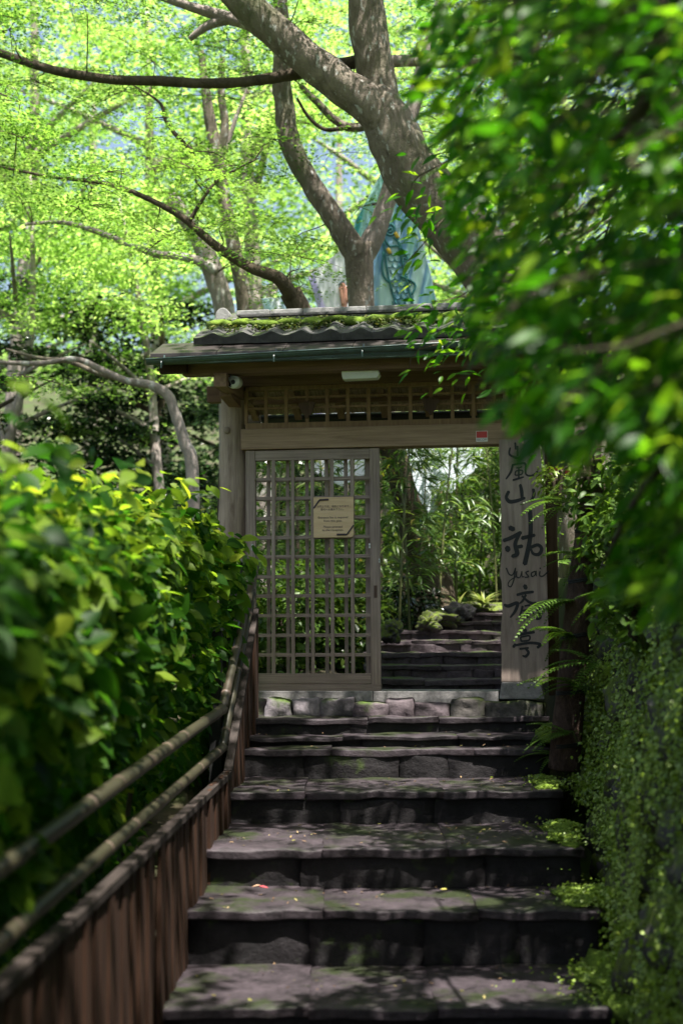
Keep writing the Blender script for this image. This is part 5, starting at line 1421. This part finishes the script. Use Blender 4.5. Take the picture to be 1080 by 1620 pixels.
# sharper sprig in front of the roof
for k in range(130):
    px = RNG.normal(705, 42); py = RNG.normal(535, 42)
    if px < 640 or py > 625 or py < 430: continue
    pos.append(tuple(P(px, py, RNG.uniform(7.6, 8.8))))
for k in range(90):
    pos.append(tuple(P(RNG.normal(665, 30), RNG.normal(335, 45), RNG.uniform(7.4, 8.6))))
pos = np.array(pos)
SPOTS = [(P(a, b, c), r_) for a, b, c, r_ in ((440, 1410, 7.5, .11), (560, 1412, 7.5, .13), (660, 1415, 7.48, .14), (745, 1408, 7.55, .08), (430, 1525, 7.1, .12), (505, 1540, 6.95, .11), (410, 1565, 6.7, .09), (765, 1562, 6.72, .13), (845, 1568, 6.7, .08), (430, 1318, 8.3, .10), (530, 1325, 8.15, .10), (430, 1117, 10.3, .07), (620, 1107, 10.3, .07), (700, 1172, 9.9, .07), (410, 1480, 7.36, .12), (405, 1365, 8.0, .10), (150, 1400, 5.6, .08), (300, 1330, 8.0, .07))]
def light_gap(pts):  # clears leaves along sun rays to place the sun patches below
    keep = np.ones(len(pts), bool); sd = np.array(SUN)
    for c_, r_ in SPOTS:
        q = pts - np.array(c_); t = q @ sd
        keep &= np.linalg.norm(q - t[:, None] * sd, axis=1) > r_ + .13
    return keep
pos = pos[light_gap(pos)]
hd = np.tile(np.array([(-.65, -.15, -.65)]), (len(pos), 1))
rot = leaf_frames(len(pos), (-.2, -.35, .85), .5, hd)
px_, py_, dd = proj(pos)
size = RNG.uniform(.065, .115, len(pos))
rnd = np.clip(RNG.normal(.45, .22, len(pos)), 0, .96)
fl = [leaf_mesh('leaf', tmpl_oval(.19, .05, d_, 4, .8), np.zeros((1, 3)), np.eye(3)[None], [1.0], [0.0], True, M['fore']) for d_ in (.15, .3)]
score = np.where((px_ < 1080) & (py_ > 0), size / dd, 0); order = np.argsort(-score)[:300]
leaf_objs(order, pos, rot, size, fl, FT, np.array(fb))
rest = np.ones(len(pos), bool); rest[order] = False
o = link('foliage', leaf_mesh('foliage', tmpl_oval(.19, .05, .2, 4, .8), pos[rest] - np.array(fb), rot[rest], size[rest], rnd[rest], True, M['fore']), FT); o['kind'] = 'stuff'
# twigs through the leaf mass
tw = MB()
for i in RNG.choice(len(pos), 520):
    a = Vector(pos[i]); e = a + Vector((random.uniform(-.2, .05), random.uniform(-.15, .15), random.uniform(-.2, .02)))
    s_ = a + Vector((random.uniform(.1, .4), random.uniform(-.1, .2), random.uniform(.05, .3)))
    tw.tube([ft(s_), ft(a), ft(e)], [.007, .005, .002], 4, sub=2, cap=False)
tw.build('twigs', M['bark_dark'], FT)['kind'] = 'stuff'
# high crown over the right bank and the steps: it shades the stairs
RNG = np.random.default_rng(5)
n = 22000; ncl = 118
cl = np.stack([.12 + 6.2 * RNG.random(ncl) ** 1.35, RNG.uniform(-5, 10.2, ncl), RNG.uniform(6.2, 8.8, ncl)], 1)
cl = cl[(np.hypot(cl[:, 0] - 1.3, cl[:, 1] - 6.3) > .95) & (np.hypot(cl[:, 0] - 1.9, cl[:, 1] - 4.4) > .6)]; ncl = len(cl)      # openings made in the crown so sun reaches the leaves below
k = RNG.integers(0, ncl, n); off = RNG.normal(0, 1, (n, 3)); off /= np.linalg.norm(off, axis=1, keepdims=True); off *= RNG.random((n, 1)) ** .45
p = cl[k] + off * RNG.uniform(.6, 1.1, ncl)[k][:, None] * np.array([1, 1, .55])
p = p[light_gap(p)]; n = len(p)
o = link('crown', leaf_mesh('crown', tmpl_diamond(.3), p - np.array(fb), leaf_frames(n, (0, 0, 1), .5), RNG.uniform(.09, .16, n), None, False, M['fore']), FT); o['kind'] = 'stuff'
for a in np.linspace(0, 6.28, 9)[:-1]:
    c = ft(fb + Vector((.0, 0, random.uniform(3.2, 4.6)))); l = random.uniform(2, 3.4)
    MB().tube([c, c + Vector((math.cos(a) * l * .5, math.sin(a) * l * .6, .7)), c + Vector((math.cos(a) * l, math.sin(a) * l * 1.2, 1.2))], [.07, .045, .015], 8, .1, a).build('limb', M['bark_dark'], FT, smooth=True)

# leafy plants on top of and over the wall, among the ferns
for i, (px, py, d, rad, n, lb) in enumerate(((965, 860, 8.9, (.22, .22, .30), 420, 'light green leafy plant growing from the wall beside the wrapped pole'), (1000, 960, 8.0, (.22, .25, .25), 380, 'leafy plant on the boulder wall near the right edge'),
                                            (880, 765, 9.7, (.16, .16, .16), 260, 'small ivy like bush overlapping the upper part of the plank sign'), (945, 775, 9.3, (.25, .25, .28), 420, 'leafy plant where the wrapped pole disappears upward'), (1030, 780, 8.2, (.3, .3, .35), 480, 'yellow green bush on top of the boulder wall'))):
    c = P(px, py, d); c.z -= rad[2] * .8
    shrub('wall_plant', lb, c, rad, n, M['creep'] if i == 2 else M['fern'], tmpl_oval(.2, .05, .25, 4) if i != 2 else ov, .05 if i == 2 else .085, 'plants on the boulder wall')
# fine leaf litter caught on the treads
n = 260
Y = RNG.uniform(6.0, 10.1, n); X = RNG.uniform(-.72, 1.3, n); back = RNG.random(n) < .5
Zl = np.array([stair_z(y) for y in Y]) + .007
o = link('leaf_litter', leaf_mesh('leaf_litter', tmpl_oval(.2, .1, -.15, 3), np.stack([X, Y, Zl], 1), leaf_frames(n, (0, 0, 1), .22), RNG.uniform(.012, .034, n), None, True, mat_leaf('litter', [(0, (.06, .035, .02)), (.5, (.20, .13, .07)), (.8, (.16, .16, .04)), (1, (.30, .22, .12))], .1, .7, .2, 1.0)))
tag(o, 'scattered bits of dry leaf on the stone treads', 'leaf litter', kind='stuff')
# a few fallen leaves on the steps
fm = [mat_plain('fallen_leaf_tan', (.35, .22, .14), .7), mat_plain('fallen_leaf_red', (.30, .04, .05), .6), mat_plain('fallen_leaf_yellow', (.4, .36, .08), .6)]
for px, py, d, mi, lb in ((425, 1402, 7.62, 1, 'small red fallen leaf at the back of a tread'), (695, 1404, 7.5, 2, 'yellow curled leaf lying on the second tread from the bottom'), (962, 1432, 7.3, 0, 'tan fallen leaf on the moss right of the steps'), (672, 1329, 8.05, 0, 'small tan leaf near the front of the middle tread'), (1003, 1532, 6.9, 2, 'yellow leaf in the moss at the lower right'), (398, 1400, 7.65, 0, 'pale leaf next to the red fallen leaf')):
    c = P(px, py, d); z_ = stair_z(c.y) + .008
    o = link('fallen_leaf', leaf_mesh('fallen_leaf', tmpl_oval(.25, .12, -.2, 4), np.zeros((1, 3)), leaf_frames(1, (0, 0, 1), .15), [.055], [0.0], True, fm[mi])); o.location = (c.x, c.y, max(z_, c.z - .01))
    tag(o, lb, 'leaf', 'fallen leaves on the steps')
